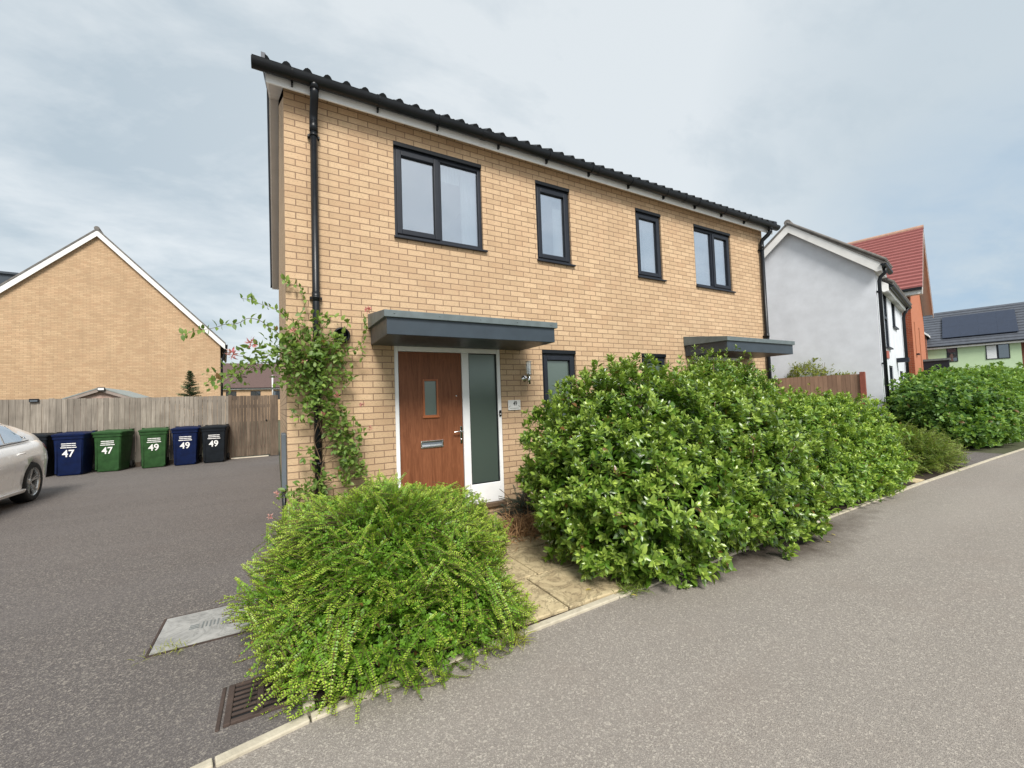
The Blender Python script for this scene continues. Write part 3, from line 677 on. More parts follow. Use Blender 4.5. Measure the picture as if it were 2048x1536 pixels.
def make_bin(name, mat, num, label, loc, rz, group):
    b = thing(name, label, 'wheelie bin', loc, rz, group)
    S = 1.055
    def ring(w, d0, d1, z, r=.045):
        pts = []
        for cx, cy, a0 in ((w-r, d1-r, 0), (-w+r, d1-r, 90), (-w+r, d0+r, 180), (w-r, d0+r, 270)):
            for k in range(5):
                t = R_(a0+k*22.5); pts.append((S*(cx+r*math.cos(t)), S*(cy+r*math.sin(t)), S*z))
        return pts
    mb = MB(); lv = [ring(.235, .035, .53, .0), ring(.242, .03, .54, .03), ring(.275, .0, .66, .86), ring(.292, -.015, .68, .87), ring(.295, -.018, .69, .945), ring(.28, 0, .67, .95)]
    n = len(lv[0])
    for a, c in zip(lv[:-1], lv[1:]):
        mb.add(a+c, [(k, (k+1) % n, n+(k+1) % n, n+k) for k in range(n)], False)
    mb.add(lv[0], [tuple(range(n))]); mb.box(-.235*S, -.2*S, .0*S, .02*S, .05*S, .8*S); mb.box(.2*S, .235*S, .0*S, .02*S, .05*S, .8*S)
    mb.build('body', mat, b)
    mb = MB(); lv = [ring(.31, -.035, .66, .945, .05), ring(.312, -.037, .66, .985, .05), ring(.285, -.015, .63, 1.0, .06), ring(.2, .08, .56, 1.028, .08), ring(.05, .25, .4, 1.04, .04)]
    for a, c in zip(lv[:-1], lv[1:]): mb.add(a+c, [(k, (k+1) % n, n+(k+1) % n, n+k) for k in range(n)], True)
    mb.add(lv[-1], [tuple(range(n))]); mb.add(lv[0], [tuple(range(n))])
    mb.build('lid', mat, b)
    mb = MB(); mb.tube([(-.24*S, .73*S, 1.0*S), (.24*S, .73*S, 1.0*S)], .017, 8)
    for sx in (-1, 1):
        mb.tube([(sx*.24*S, .73*S, 1.0*S), (sx*.24*S, .66*S, .95*S)], .02, 8); mb.box(sx*.25*S-.03, sx*.25*S+.03, .56*S, .70*S, 1.0*S, 1.035*S)
    mb.build('handle', mat, b)
    for sx in (-1, 1):
        mb = MB(); mb.lathe([(.02, -.025), (.09, -.025), (.1, -.015), (.1, .015), (.09, .025), (.02, .025)], (sx*.27*S, .60*S, .1*S), 'x', 18); mb.build('wheel', 'tyre', b)
    if num:
        def fy(z): return -.006+.03*S*(1-(z-.03*S)/(.83*S))
        tilt = math.atan2(.03, .83)
        z = .515*S; text_mesh(num, .25, 'number', 'decal', b, (.0, fy(z)-.003, z), (R_(90)+tilt*.9, 0, 0), .004, .92, .0012)
        for k, zz in enumerate((.665, .712, .759)):
            mb = MB(); z = zz*S; x = -.13-.015*(k == 0); wds = [.09, .095, .08] if k else [.11, .10, .085]
            for wd in wds: mb.box(x, x+wd, fy(z)-.004, fy(z)-.001, z-.0095, z+.0095); x += wd+.005
            mb.build('lettering', 'decal', b)
    return b
make_bin('wheelie_bin', 'bin_black', None, 'black wheelie bin half hidden behind the tail of the white car', (-5.42, 9.9, .02), R_(-4), 'wheelie bins along the fence')
make_bin('wheelie_bin', 'bin_blue', '47', 'dark blue wheelie bin marked 47 in white', (-4.72, 9.82, .02), R_(-5), 'wheelie bins along the fence')
make_bin('wheelie_bin', 'bin_green', '47', 'green wheelie bin marked 47, wheel showing beside the fence', (-4.03, 10.0, .02), R_(-9), 'wheelie bins along the fence')
make_bin('wheelie_bin', 'bin_green', '49', 'green wheelie bin marked 49 next to the blue bin', (-3.08, 10.05, .02), R_(8), 'wheelie bins along the fence')
make_bin('wheelie_bin', 'bin_blue', '49', 'dark blue wheelie bin marked 49, middle of three', (-2.38, 10.02, .02), R_(1), 'wheelie bins along the fence')
make_bin('wheelie_bin', 'bin_black', '49', 'black wheelie bin marked 49 next to the side gate', (-1.71, 10.05, .02), R_(-2), 'wheelie bins along the fence')

# ------------------------------------------------------------------ white car
car = thing('parked_car', 'white four-door car parked on the driveway, rear wheel and tail showing', 'car', (-4.885, 6.87, 0), math.pi)
car.scale = (1.06, 1.06, 1.06)
def interp(tbl, s):
    for (a, va), (b, vb) in zip(tbl[:-1], tbl[1:]):
        if a <= s <= b:
            t = (s-a)/(b-a); t = t*t*(3-2*t)*.5+t*.5; return va+(vb-va)*t
    return tbl[-1][1] if s > tbl[-1][0] else tbl[0][1]
WDT = [(0, .60), (.1, .74), (.28, .845), (.6, .90), (1.2, .915), (3.4, .915), (4.1, .88), (4.45, .74), (4.64, .52)]
BELT = [(0, .90), (.08, 1.0), (.5, 1.05), (1.2, 1.01), (2.4, .955), (3.3, .935), (4.0, .86), (4.5, .74), (4.64, .62)]
BOT = [(0, .40), (.15, .26), (.5, .215), (1.5, .20), (4.0, .2), (4.5, .24), (4.64, .34)]
def sec(s):
    W_, B, b0 = interp(WDT, s), interp(BELT, s), interp(BOT, s); H = B-b0
    f = [(.0, .86), (.03, .93), (.10, .965), (.2, .975), (.38, .985), (.55, 1.0), (.70, .985), (.735, .972), (.80, .962), (.90, .925), (.97, .875), (1.0, .80)]
    pts = [(-W_*k, b0+H*t) for t, k in f]
    crown = [(-W_*.6, B+.022), (-W_*.3, B+.035), (0, B+.04)]
    half = [(0, b0)]+pts+crown
    return half+[(-x, z) for x, z in half[-2:0:-1]]
ss = [0, .03, .06, .1, .16, .22, .3, .4, .5]+[.6+.1*k for k in range(40)]+[4.6, 4.64]
P = [[(x, s, z) for x, z in sec(s)+[sec(s)[0]]] for s in ss]
mb = MB(); mb.grid(P)
for e in (P[0], P[-1]): mb.add(e[:-1], [tuple(range(len(e)-1))], True)
bm = bmesh.new(); me = bpy.data.meshes.new('body'); me.from_pydata(mb.v, [], mb.f); bm.from_mesh(me); bmesh.ops.remove_doubles(bm, verts=bm.verts, dist=1e-4); bmesh.ops.recalc_face_normals(bm, faces=bm.faces)
for f in bm.faces: f.smooth = True
bm.to_mesh(me); bm.free(); body0 = bpy.data.objects.new('body0', me); COL.objects.link(body0)
cut = MB()
for s in (.93, 3.74):
    for sx in (-1, 1): cut.lathe([(0, sx*.62), (.375, sx*.62), (.375, sx*1.1), (0, sx*1.1)], (0, s, .345), 'x', 40)
cb = cut.build('cutter', 'black'); md = body0.modifiers.new('b', 'BOOLEAN'); md.operation = 'DIFFERENCE'; md.object = cb; md.solver = 'EXACT'
dg = bpy.context.evaluated_depsgraph_get(); me2 = bpy.data.meshes.new_from_object(body0.evaluated_get(dg)); me2.name = 'body'
bpy.data.objects.remove(body0); bpy.data.objects.remove(cb)
me2.materials.clear(); me2.materials.append(M['paintwhite']); body = bpy.data.objects.new('body', me2); COL.objects.link(body); body.parent = car
for p in me2.polygons: p.material_index = 0
ROOF = [(.25, 1.05), (.5, 1.18), (.9, 1.34), (1.4, 1.45), (1.9, 1.495), (2.4, 1.475), (2.8, 1.37), (3.2, 1.16), (3.5, .99)]
def gsec(s):
    B = interp(BELT, s)-.02; T = interp(ROOF, s); Wb = interp(WDT, s)*.865; Wt = .60-.02*abs(s-2); h = max(T-B, .02)
    k = min(1, h/.35); Wt = Wb*(1-k)+Wt*k
    return [(-Wb, B), (-(Wb*.75+Wt*.25), B+h*.33), (-(Wb*.4+Wt*.6), B+h*.72), (-Wt*.98, B+h*.9), (-Wt*.85, B+h*.965), (-Wt*.45, B+h*.995), (0, T)]
gs = [.25+.1*k for k in range(33)]+[3.5]
P = [[(x, s, z) for x, z in gsec(s)]+[(-x, s, z) for x, z in gsec(s)[-2::-1]] for s in gs]
MB().grid(P).build('cabin', 'paintwhite', car)
def sideglass(s0, s1, lo, hi, off=.006):
    for sx in (-1, 1):
        rows = []
        for s in [s0+(s1-s0)*k/10 for k in range(11)]:
            g = gsec(s); row = []
            t0, t1 = lo(s), hi(s)
            for q in range(7):
                t = t0+(t1-t0)*q/6; zs = [p[1] for p in g[:4]]; z = zs[0]+(zs[3]-zs[0])*t
                for (xa, za), (xb, zb) in zip(g[:3], g[1:4]):
                    if za <= z <= zb+1e-6: x = xa+(xb-xa)*(z-za)/max(zb-za, 1e-6); break
                row.append((sx*(abs(x)+off), s, z))
            rows.append(row)
        MB().grid(rows).build('side_window', 'carglass', car, fix=False)
ends = lambda s, a, b: min(1, (s-a)/.22, (b-s)/.3)
sideglass(.86, 1.55, lambda s: .12+.25*max(0, 1-(s-.86)/.2), lambda s: .14+.74*min(1, (s-.82)/.5))
sideglass(1.60, 2.45, lambda s: .1, lambda s: .88)
sideglass(2.5, 3.1, lambda s: .1, lambda s: .88-.5*max(0, (s-2.75)/.35))
for sx in (-1, 1):   # dark window surround under the side glass
    mb = MB(); mb.tube([(sx*(abs(gsec(s)[0][0])+.002), s, gsec(s)[0][1]+.03) for s in [.84+.2*k for k in range(12)]], .008, 6)
    mb.build('window_trim', 'black', car)
for nm, s0, s1 in (('rear_window', .36, .92), ('windscreen', 2.72, 3.4)):
    rows = []
    for s_ in [s0+(s1-s0)*k/8 for k in range(9)]:
        g = gsec(s_); rows.append([(x*.93, s_, z+.007) for x, z in g[4:]]+[(-x*.93, s_, z+.007) for x, z in g[5:3:-1]])
    MB().grid(rows).build(nm, 'carglass', car, fix=False)
def wheel(s, sx):
    x = sx*.79; mb = MB(); r = .335
    prof = [(.235, -.1), (.29, -.108), (.322, -.098), (r, -.07), (r, .07), (.322, .098), (.29, .108), (.245, .1)]
    mb.lathe(prof, (x, s, r), 'x', 40); wh = mb.build('wheel', 'tyre', car)
    mb = MB(); o = sx*.085
    mb.lathe([(.245, sx*.1), (.236, sx*.097), (.228, sx*.06), (.222, -sx*.02)], (x, s, r), 'x', 40)
    mb.lathe([(0, sx*.062), (.05, sx*.06), (.062, sx*.04), (.05, 0)], (x, s, r), 'x', 20)
    for k in range(5):
        for d in (-.13, .13):
            t = k*2*math.pi/5+.3; ct, st = math.cos(t+d*.4), math.sin(t+d*.4); c2, s2 = math.cos(t+d), math.sin(t+d)
            mb.hexa([(x+sx*.03, s+.045*ct+.018*st, r+.045*st-.018*ct), (x+sx*.03, s+.045*ct-.018*st, r+.045*st+.018*ct), (x+sx*.058, s+.045*ct-.014*st, r+.045*st+.014*ct), (x+sx*.058, s+.045*ct+.014*st, r+.045*st-.014*ct),
                     (x+sx*.05, s+.23*c2+.016*s2, r+.23*s2-.016*c2), (x+sx*.05, s+.23*c2-.016*s2, r+.23*s2+.016*c2), (x+sx*.085, s+.23*c2-.012*s2, r+.23*s2+.012*c2), (x+sx*.085, s+.23*c2+.012*s2, r+.23*s2-.012*c2)])
    mb.build('rim', 'alloy', wh)
    MB().lathe([(0, 0), (.224, 0)], (x, s, r), 'x', 24).build('brake_disc', 'dark', wh)
for s in (.93, 3.74):
    for sx in (-1, 1): wheel(s, sx)
for sx in (-1, 1):
    rows = []
    for s in [.035, .07, .11, .16, .22, .3, .38]:
        W_, B, b0 = interp(WDT, s), interp(BELT, s), interp(BOT, s); H = B-b0; row = []
        top, lo = .9, .66+.16*max(0, (s-.1)/.28)
        for q in range(5):
            t = lo+(top-lo)*q/4
            f = [(.55, 1.0), (.70, .985), (.735, .972), (.80, .962), (.90, .925), (.97, .875)]
            k = np.interp(t, [a for a, _ in f], [b for _, b in f]); row.append((sx*(W_*k+.006), s-.006, b0+H*t))
        rows.append(row)
    MB().grid(rows).build('tail_light', 'redlamp', car, fix=False)
    mb = MB(); mb.tube([(sx*.925, 1.33, .845), (sx*.945, 1.40, .848), (sx*.945, 1.5, .846), (sx*.925, 1.56, .842)], .013, 8); mb.build('door_handle', 'paintwhite', car)
    mb = MB(); mb.hexa([(sx*.84, 1.25, .19), (sx*.90, 1.25, .2), (sx*.90, 3.35, .2), (sx*.84, 3.35, .19), (sx*.84, 1.25, .27), (sx*.925, 1.25, .255), (sx*.925, 3.35, .255), (sx*.84, 3.35, .27)]); mb.build('side_skirt', 'paintwhite', car, bevel=.012)
    mb = MB()
    for zz in ():
        pass
MB().box(-.7, .7, .35, 4.4, .16, .3).build('underbody', 'dark', car)

# ------------------------------------------------------------------ gable house beyond the fence
GY = 21.0
gh = thing('gable_house', 'buff brick house gable with white bargeboards beyond the fence', 'house', (-7.21, 20.76, 0), R_(5.2))
hw = 4.63; ez, az = 5.05, 9.86
mb = MB(); mb.add([(-hw,0,-.05),(hw,0,-.05),(hw,0,ez),(0,0,az),(-hw,0,ez)], [(0,1,2,3,4)])
mb.add([(hw,0,-.05),(hw,9,-.05),(hw,9,ez),(hw,0,ez)], [(0,1,2,3)]); mb.add([(-hw,0,-.05),(-hw,9,-.05),(-hw,9,ez),(-hw,0,ez)], [(3,2,1,0)]); mb.add([(-hw,9,-.05),(hw,9,-.05),(hw,9,ez),(0,9,az),(-hw,9,ez)], [(4,3,2,1,0)])
mb.build('wall', 'brick_far', gh, fix=False)
mb = MB(); sl_ = (az-ez)/hw
for sx in (-1, 1): mb.prism([(0, az+.29), (sx*(hw+.24), az+.29-(hw+.24)*sl_), (sx*(hw+.24), az+.21-(hw+.24)*sl_), (0, az+.21)], 1, -.16, 9.2)
mb.tube([(0, -.17, az+.28), (0, 9.2, az+.28)], .1, 10)
rf = mb.build('roof', 'tile_grey', gh)
mb = MB()
for sx in (-1, 1): mb.prism([(0, az+.205), (sx*(hw+.21), az+.205-(hw+.21)*sl_), (sx*(hw+.21), az-.075-(hw+.21)*sl_), (sx*(hw+.1), az-.09-(hw+.1)*sl_), (0, az-.07)], 1, -.14, -.11)
mb.build('bargeboard', 'offwhite', gh)
mb = MB()
for sx in (-1, 1): mb.prism([(0, az-.01), (sx*(hw+.28), az-.01-(hw+.28)*sl_), (sx*(hw+.28), az-.03-(hw+.28)*sl_), (0, az-.03)], 1, -.109, -.002)
mb.build('soffit', 'soffit', gh)
mb = MB(); mb.prism([(hw+.27+.06*math.cos(math.pi+math.pi*k/8), ez-.06+.06*math.sin(math.pi+math.pi*k/8)) for k in range(9)], 1, -.2, 9); mb.build('gutter', 'black', gh)
mb = MB(); mb.tube([(hw+.27, .1, ez-.1), (hw+.25, .1, ez-.25), (hw+.12, .1, ez-.75), (hw+.07, .1, ez-.9), (hw+.07, .1, 0)], .045, 10); mb.build('downpipe', 'black', gh)
mb = MB(); mb.box(-hw-.6, -3.1, 2.2, 5.5, 6.4, 8.14); mb.box(-hw-.7, -3.0, 2.1, 5.6, 8.14, 8.24); mb.build('dormer', 'canopy', gh)

shed = thing('garden_shed', 'small pink timber shed with grey felt roof behind the fence', 'shed', (-5.5, 15, 0))
mb = MB(); mb.add([(-1.05,0,0),(1.05,0,0),(1.05,0,2.0),(0,0,2.42),(-1.05,0,2.0)], [(0,1,2,3,4)]); mb.add([(1.05,0,0),(1.05,3,0),(1.05,3,2.0),(1.05,0,2.0)], [(0,1,2,3)]); mb.add([(-1.05,3,0),(-1.05,0,0),(-1.05,0,2.0),(-1.05,3,2.0)], [(0,1,2,3)])
for k in range(14): mb.box(-1.04, 1.04, -.014, -.002, .1+k*.135, .1+k*.135+.12)
for k in range(3): mb.box(-1.0+k*.33, 1.0-k*.33, -.014, -.002, 2.0+k*.13, 2.11+k*.13)
mb.build('wall', plain('pinkish_shed_board', (.5, .36, .3), .8, .15), shed)
mb = MB()
for sx in (-1, 1): mb.prism([(0, 2.52), (sx*1.25, 2.52-1.25*.4), (sx*1.25, 2.48-1.25*.4), (0, 2.48)], 1, -.15, 3.2)
mb.build('roof', plain('green_grey_felt', (.27, .30, .29), .9, .15), shed)
mb = MB()
for sx in (-1, 1): mb.prism([(0, 2.476), (sx*1.22, 2.476-1.22*.4), (sx*1.22, 2.37-1.22*.4), (0, 2.37)], 1, -.14, -.12)
mb.build('bargeboard', plain('grey_brown_trim', (.3, .25, .22), .8, .15), shed)
sb = thing('flood_light', 'small floodlight fixed under the apex of the shed roof', 'light', (0-5.45, 14.84, 2.45))
MB().box(-.1, .1, -.06, 0, -.06, .06).build('housing', 'black', sb, bevel=.01); MB().box(-.08, .08, -.065, -.06, -.04, .03).build('lens', 'decal', sb)

dh = thing('terraced_house', 'distant terrace with brown tiled roof beyond the side gate', 'house', (-3, 66, 0))
MB().box(-12, 12, 0, 8, 0, 4.72).build('wall', 'brick_far', dh)
mb = MB(); mb.prism([(-.3, 4.75), (4, 8.75), (8.3, 4.75)], 0, -12.3, 12.3); mb.build('roof', 'tile_brown', dh)
MB().box(-12.2, 12.2, -.34, -.305, 4.6, 4.8).build('fascia', 'offwhite', dh)
MB().box(-12.2, 12.2, -.45, -.345, 4.72, 4.84).build('gutter', 'black', dh)
for x in (-2.6, .35, 3.2, -6.2):
    f = MB().box(x-.62, x+.62, -.03, .0, 3.1, 4.35).build('window', 'anth', dh)
    for s in (-.29, .29): MB().box(x+s-.26, x+s+.26, -.05, -.031, 3.16, 4.29).build('pane', 'darkglass', f)
mb = MB(); mb.tube([(2.5, -.2, 3), (2.5, -.2, 6.6)], .1, 8); mb.build('soil_pipe', 'offwhite', dh)

# ------------------------------------------------------------------ houses up the street on the right
RZ = R_(12.5); O = (14.372, -.168, 0)
wh = thing('rendered_house', 'white rendered house with pale gable wall and black downpipes', 'house', O, RZ)
D, ea, ap = 3.86, 4.95, 6.62
mb = MB(); mb.add([(0,0,-.05),(0,D,-.05),(0,D,ea),(0,D/2,ap),(0,0,ea)], [(4,3,2,1,0)])
wholes = []; wholesB = [(1.3, 2.2, 2.75, 4.6), (1.6, 2.5, .4, 2.2), (3.2, 4.2, 3.55, 4.6), (4.3, 5.3, .15, 2.1)]
WA, WB = 1.1, 6.4
wall_plane(mb, lambda u, z, d: (u, d, z), 0, WA, -.05, ea, wholes, .1); wall_plane(mb, lambda u, z, d: (u, d+.0, z), WA, WB, -.05, ea-.05, wholesB, .1)
mb.add([(0,D,-.05),(WB,D,-.05),(WB,D,ea-.05),(0,D,ea)], [(3,2,1,0)]); mb.add([(WA,0,ea-.05),(WA,D,ea-.05),(WA,D/2,ap),], [(0,1,2)])
mb.build('wall', 'render', wh, fix=False)
SL = (ap-ea)/(D/2)
mb = MB()
for sg in (0, 1):
    Yf = (lambda y: y) if sg == 0 else (lambda y: D-y)
    def rz_(y, off): return ea+SL*y+off
    mb.prism([(Yf(-.26), rz_(-.2, .14)), (Yf(D/2), rz_(D/2, .15)), (Yf(D/2), rz_(D/2, .08)), (Yf(-.26), rz_(-.2, .07))], 0, -.2, WA+.1)
    mb.prism([(Yf(-.26), rz_(-.2, -.18)), (Yf(D/2), rz_(D/2, -.16)), (Yf(D/2), rz_(D/2, -.24)), (Yf(-.26), rz_(-.2, -.26))], 0, WA+.101, WB+.1)
for x in [(-.18+.2*k) for k in range(34)]:
    lo = 0 if x < WA+.1 else -.38
    mb.tube([(x, -.27, ea+lo+.03), (x, D/2, ap+.13+lo)], .05, 6)
mb.tube([(-.21, D/2, ap+.14), (WA+.1, D/2, ap+.14)], .09, 10); mb.build('roof', 'tile_grey', wh)
for yy in (1, -1):
    Y = (lambda y: y) if yy == 1 else (lambda y: D-y)
    mb = MB(); mb.prism([(Y(-.17), ea-.03), (Y(D/2), ap+.08), (Y(D/2), ap-.17), (Y(.02), ea-.16), (Y(-.06), ea-.24), (Y(-.17), ea-.22)], 0, -.18, -.15); mb.build('bargeboard', 'offwhite', wh)
mb = MB(); mb.prism([(-.17, ea-.41), (.7, ea+.3), (.7, ea+.02), (.02, ea-.54), (-.06, ea-.62), (-.17, ea-.6)], 0, WA-.08, WA-.05); mb.build('bargeboard', 'offwhite', wh)
MB().box(-.149, WA-.09, -.15, -.13, ea-.22, ea-.03).build('fascia', 'offwhite', wh); MB().box(WA-.049, WB+.05, -.15, -.13, ea-.6, ea-.41).build('fascia', 'offwhite', wh)
MB().box(-.149, WA-.09, -.129, -.003, ea-.22, ea-.2).build('soffit', 'soffit', wh); MB().box(WA-.049, WB, -.129, -.003, ea-.6, ea-.58).build('soffit', 'soffit', wh)
mb = MB(); gutter(mb, -.22, WA+.06, -.215, ea-.06, .065); mb.build('gutter', 'black', wh); mb = MB(); gutter(mb, WA, WB, -.215, ea-.44, .065); mb.build('gutter', 'black', wh)
mb = MB(); mb.tube([(.12, -.215, ea-.1), (.12, -.2, ea-.25), (.12, -.1, ea-.35), (.12, -.07, ea-.45), (.12, -.07, 0)], .045, 10)
for z in (4.2, 2.2): mb.box(.03, .21, -.07, -.003, z-.02, z+.02)
mb.build('downpipe', 'black', wh)
mb = MB(); mb.tube([(5.9, -.215, ea-.5), (5.9, -.1, ea-.7), (5.9, -.07, ea-.85), (5.9, -.07, 0)], .05, 10); mb.build('downpipe', 'black', wh)
for a, b, c, d in wholes+wholesB:
    mb = MB(); mb.box(a, a+.05, .02, .08, c, d); mb.box(b-.05, b, .02, .08, c, d); mb.box(a+.05, b-.05, .02, .08, c, c+.05); mb.box(a+.05, b-.05, .02, .08, d-.05, d)
    if d-c > 1.8: mb.box(a+.05, b-.05, .02, .08, (c+d)/2-.04, (c+d)/2+.04)
    wi = mb.build('window', 'anth', wh); MB().box(a+.05, b-.05, .05, .056, c+.05, d-.05).build('pane', 'darkglass', wi); MB().box(a-.03, b+.03, -.07, .02, c-.045, c-.005).build('sill', 'anth', wi)
MB().box(3.5, 3.8, -.3, -.003, 2.36, 2.5).build('bracket_lamp', 'anth', wh); MB().box(1.25, 1.6, -.03, -.002, 2.4, 2.62).build('alarm_box', plain('red_plaque', (.4, .12, .09), .5), wh)

rh = thing('red_roofed_house', 'red tiled house with orange render and red brick side', 'house', (22.75, 1.6, 0), R_(13))
hw, ea, ap = 4.3, 5.55, 8.95
mb = MB(); wall_plane(mb, lambda u, z, d: (u, d, z), .3, 2*hw, -.05, ea, [(1.5, 1.95, 3.0, 4.4), (4.2, 4.8, 2.2, 4.4), (2.6, 3.1, .4, 1.9)], .1); mb.add([(.3,0,ea),(2*hw,0,ea),(hw,0,ap)], [(0,1,2)])
mb.build('gable_wall', 'orange', rh, fix=False)
mb = MB()
for a, b, c, d in ((1.5, 1.95, 3.0, 4.4), (4.2, 4.8, 2.2, 4.4), (2.6, 3.1, .4, 1.9)): mb.box(a, b, .06, .08, c, d); mb.box(a-.04, b+.04, -.1, .02, c-.06, c-.005)
mb.build('window', 'anth', rh)
mb = MB(); mb.add([(.3,0,-.05),(.3,9,-.05),(.3,9,ea),(.3,0,ea)], [(3,2,1,0)]); mb.build('side_wall', 'redbrick', rh, fix=False)
mb = MB(); sl3 = (ap-ea)/(hw-.15)
nC = 19; L = hw
for sg in (0, 1):
    for k in range(nC):
        t0, t1 = k/nC, (k+1)/nC; xa, xb = -.05+L*t0, -.05+L*t1; za, zb = ea+.02+(ap+.2-ea)*t0, ea+.02+(ap+.2-ea)*t1
        if sg: xa, xb = 2*hw-xa, 2*hw-xb
        mb.hexa([(xa, -.42, za), (xb, -.42, zb), (xb, 9, zb), (xa, 9, za), (xa, -.42, za+.11), (xb, -.42, zb+.02), (xb, 9, zb+.02), (xa, 9, za+.11)])
mb.build('roof', 'redtile', rh)
MB().tube([(hw-.03, -.44, ap+.25), (hw-.03, 9, ap+.25)], .11, 8).build('ridge_tile', plain('orange_ridge_tile', (.36, .22, .16), .8), rh)
mb = MB()
for sg in (1, -1):
    X = (lambda x: x) if sg == 1 else (lambda x: 2*hw-x)
    mb.prism([(X(-.08), ea-.02), (hw, ap+.18), (hw, ap-.1), (X(.02), ea-.25), (X(-.08), ea-.25)], 1, -.41, -.38)
    mb.prism([(X(.0), ea-.06), (hw, ap+.1), (hw, ap+.07), (X(.0), ea-.09)], 1, -.379, -.002)
mb.build('bargeboard', 'soffit', rh)
mb = MB(); mb.box(-.17, -.06, -.4, 9, ea-.06, ea+.04); mb.build('gutter', 'black', rh); MB().box(-.055, .29, -.375, 9, ea-.22, ea-.062).build('fascia', 'offwhite', rh)
mb = MB(); mb.box(5.6, 6.6, -.9, -.003, .0, 2.8); mb.build('bay', 'anth', rh); MB().box(5.55, 6.65, -.95, -.003, 2.8, 2.9).build('bay_roof', 'flash', rh)
MB().box(5.75, 6.45, -.92, -.901, .9, 2.3).build('bay_window', 'darkglass', rh)

gn = thing('green_house', 'pale green rendered house with dark solar panels on its grey roof', 'house', (50.8, 8.86, 0), R_(-77.5))
MB().box(.0, 5.35, 0, 8, -.05, 5.0).build('wall', 'green', gn); MB().box(5.351, 14, .25, 8, -.05, 5.0).build('wing_wall', 'brownbrick', gn)
mb = MB(); n = 14
for k in range(n):
    y0, y1 = -.35+4.5*k/n, -.35+4.5*(k+1)/n; z0, z1 = 5.02+3.55*k/n, 5.02+3.55*(k+1)/n
    mb.hexa([(-1.4, y0, z0), (14.3, y0, z0), (14.3, y1, z1), (-1.4, y1, z1), (-1.4, y0, z0+.1), (14.3, y0, z0+.1), (14.3, y1, z1+.03), (-1.4, y1, z1+.03)])
mb.prism([(4.15, 8.57), (8.4, 5.0), (8.4, 4.95), (4.15, 8.5)], 0, -1.4, 14.3); mb.build('roof', 'slate', gn)
MB().box(-.1, 14.2, -.33, -.3, 4.84, 5.02).build('fascia', 'offwhite', gn); MB().box(-.1, 14.2, -.42, -.335, 4.98, 5.08).build('gutter', 'black', gn)
mb = MB(); c = 4.5/math.hypot(4.5, 3.55); s = 3.55/math.hypot(4.5, 3.55)
def RPt(x, t, h): return (x, -.35+c*t-s*h, 5.1+s*t+c*h)
for i in range(4):
    for j in range(2):
        a, b, d, e = 1.0+i*1.08, 1.0+i*1.08+1.076, 1.0+j*1.72, 1.0+j*1.72+1.715
        mb.hexa([RPt(a, d, .06), RPt(b, d, .06), RPt(b, e, .06), RPt(a, e, .06), RPt(a, d, .13), RPt(b, d, .13), RPt(b, e, .13), RPt(a, e, .13)])
mb.build('solar_panel', 'solar', gn)
for a, b, c_, d in ((1.2, 1.85, 3.65, 4.85), (3.45, 4.75, 3.65, 4.85)):
    f = MB().box(a, b, -.04, -.001, c_, d).build('window', 'anth', gn); 
    n_ = 2 if b-a > 1 else 1
    for k in range(n_): MB().box(a+.06+(b-a)/n_*k, a-.06+(b-a)/n_*(k+1), -.05, -.041, c_+.06, d-.06).build('pane', 'darkglass' if k or n_ == 1 else 'curtain', f)
MB().box(-.75, .03, -1.2, -.002, -.05, 6.0).build('gabled_porch', 'brownbrick', gn)
mb = MB(); mb.prism([(-.95, 5.95), (-.36, 6.5), (.23, 5.95), (.23, 6.12), (-.36, 6.7), (-.95, 6.12)], 1, -1.4, 1.2); mb.build('porch_bargeboard', 'offwhite', gn)
mb = MB(); mb.prism([(-.75, 6.1), (-.36, 6.45), (.03, 6.1), (.03, 6.01), (-.75, 6.01)], 1, -1.2, -.9); mb.build('porch_gable', 'brownbrick', gn)

rf2 = thing('close_board_fence', 'brown close-board fence below the white rendered gable', 'fence', (13.72, .03, 0), R_(102.5))
mb = MB(); x = .06
while x < 4.6:
    wd = random.uniform(.09, .11); mb.box(x+.002, x+wd-.002, -.012+random.uniform(-.008, .008), .014, .05, 1.93+random.uniform(-.01, .01)+.0*x); x += wd
mb.build('boards', 'fence_br', rf2)
MB().box(-.06, .055, -.06, .06, 0, 1.98).build('post', plain('red_brown_post', (.25, .075, .05), .8, .2), rf2, bevel=.005)
mb = MB(); mb.box(.055, 4.6, -.055, -.021, 1.5, 1.58); mb.box(.055, 4.6, -.055, -.021, .5, .58); mb.build('rail', 'fence_br', rf2)
bw = thing('garden_wall', 'short red brick garden wall at the end of the brown fence', 'wall', (12.95, 3.3, 0), R_(102.5))
MB().box(0, 2.2, 0, .22, 0, 2.16).build('brickwork', 'redbrick', bw); MB().box(-.02, 2.22, -.02, .24, 2.16, 2.24).build('coping', 'redbrick', bw, bevel=.01)

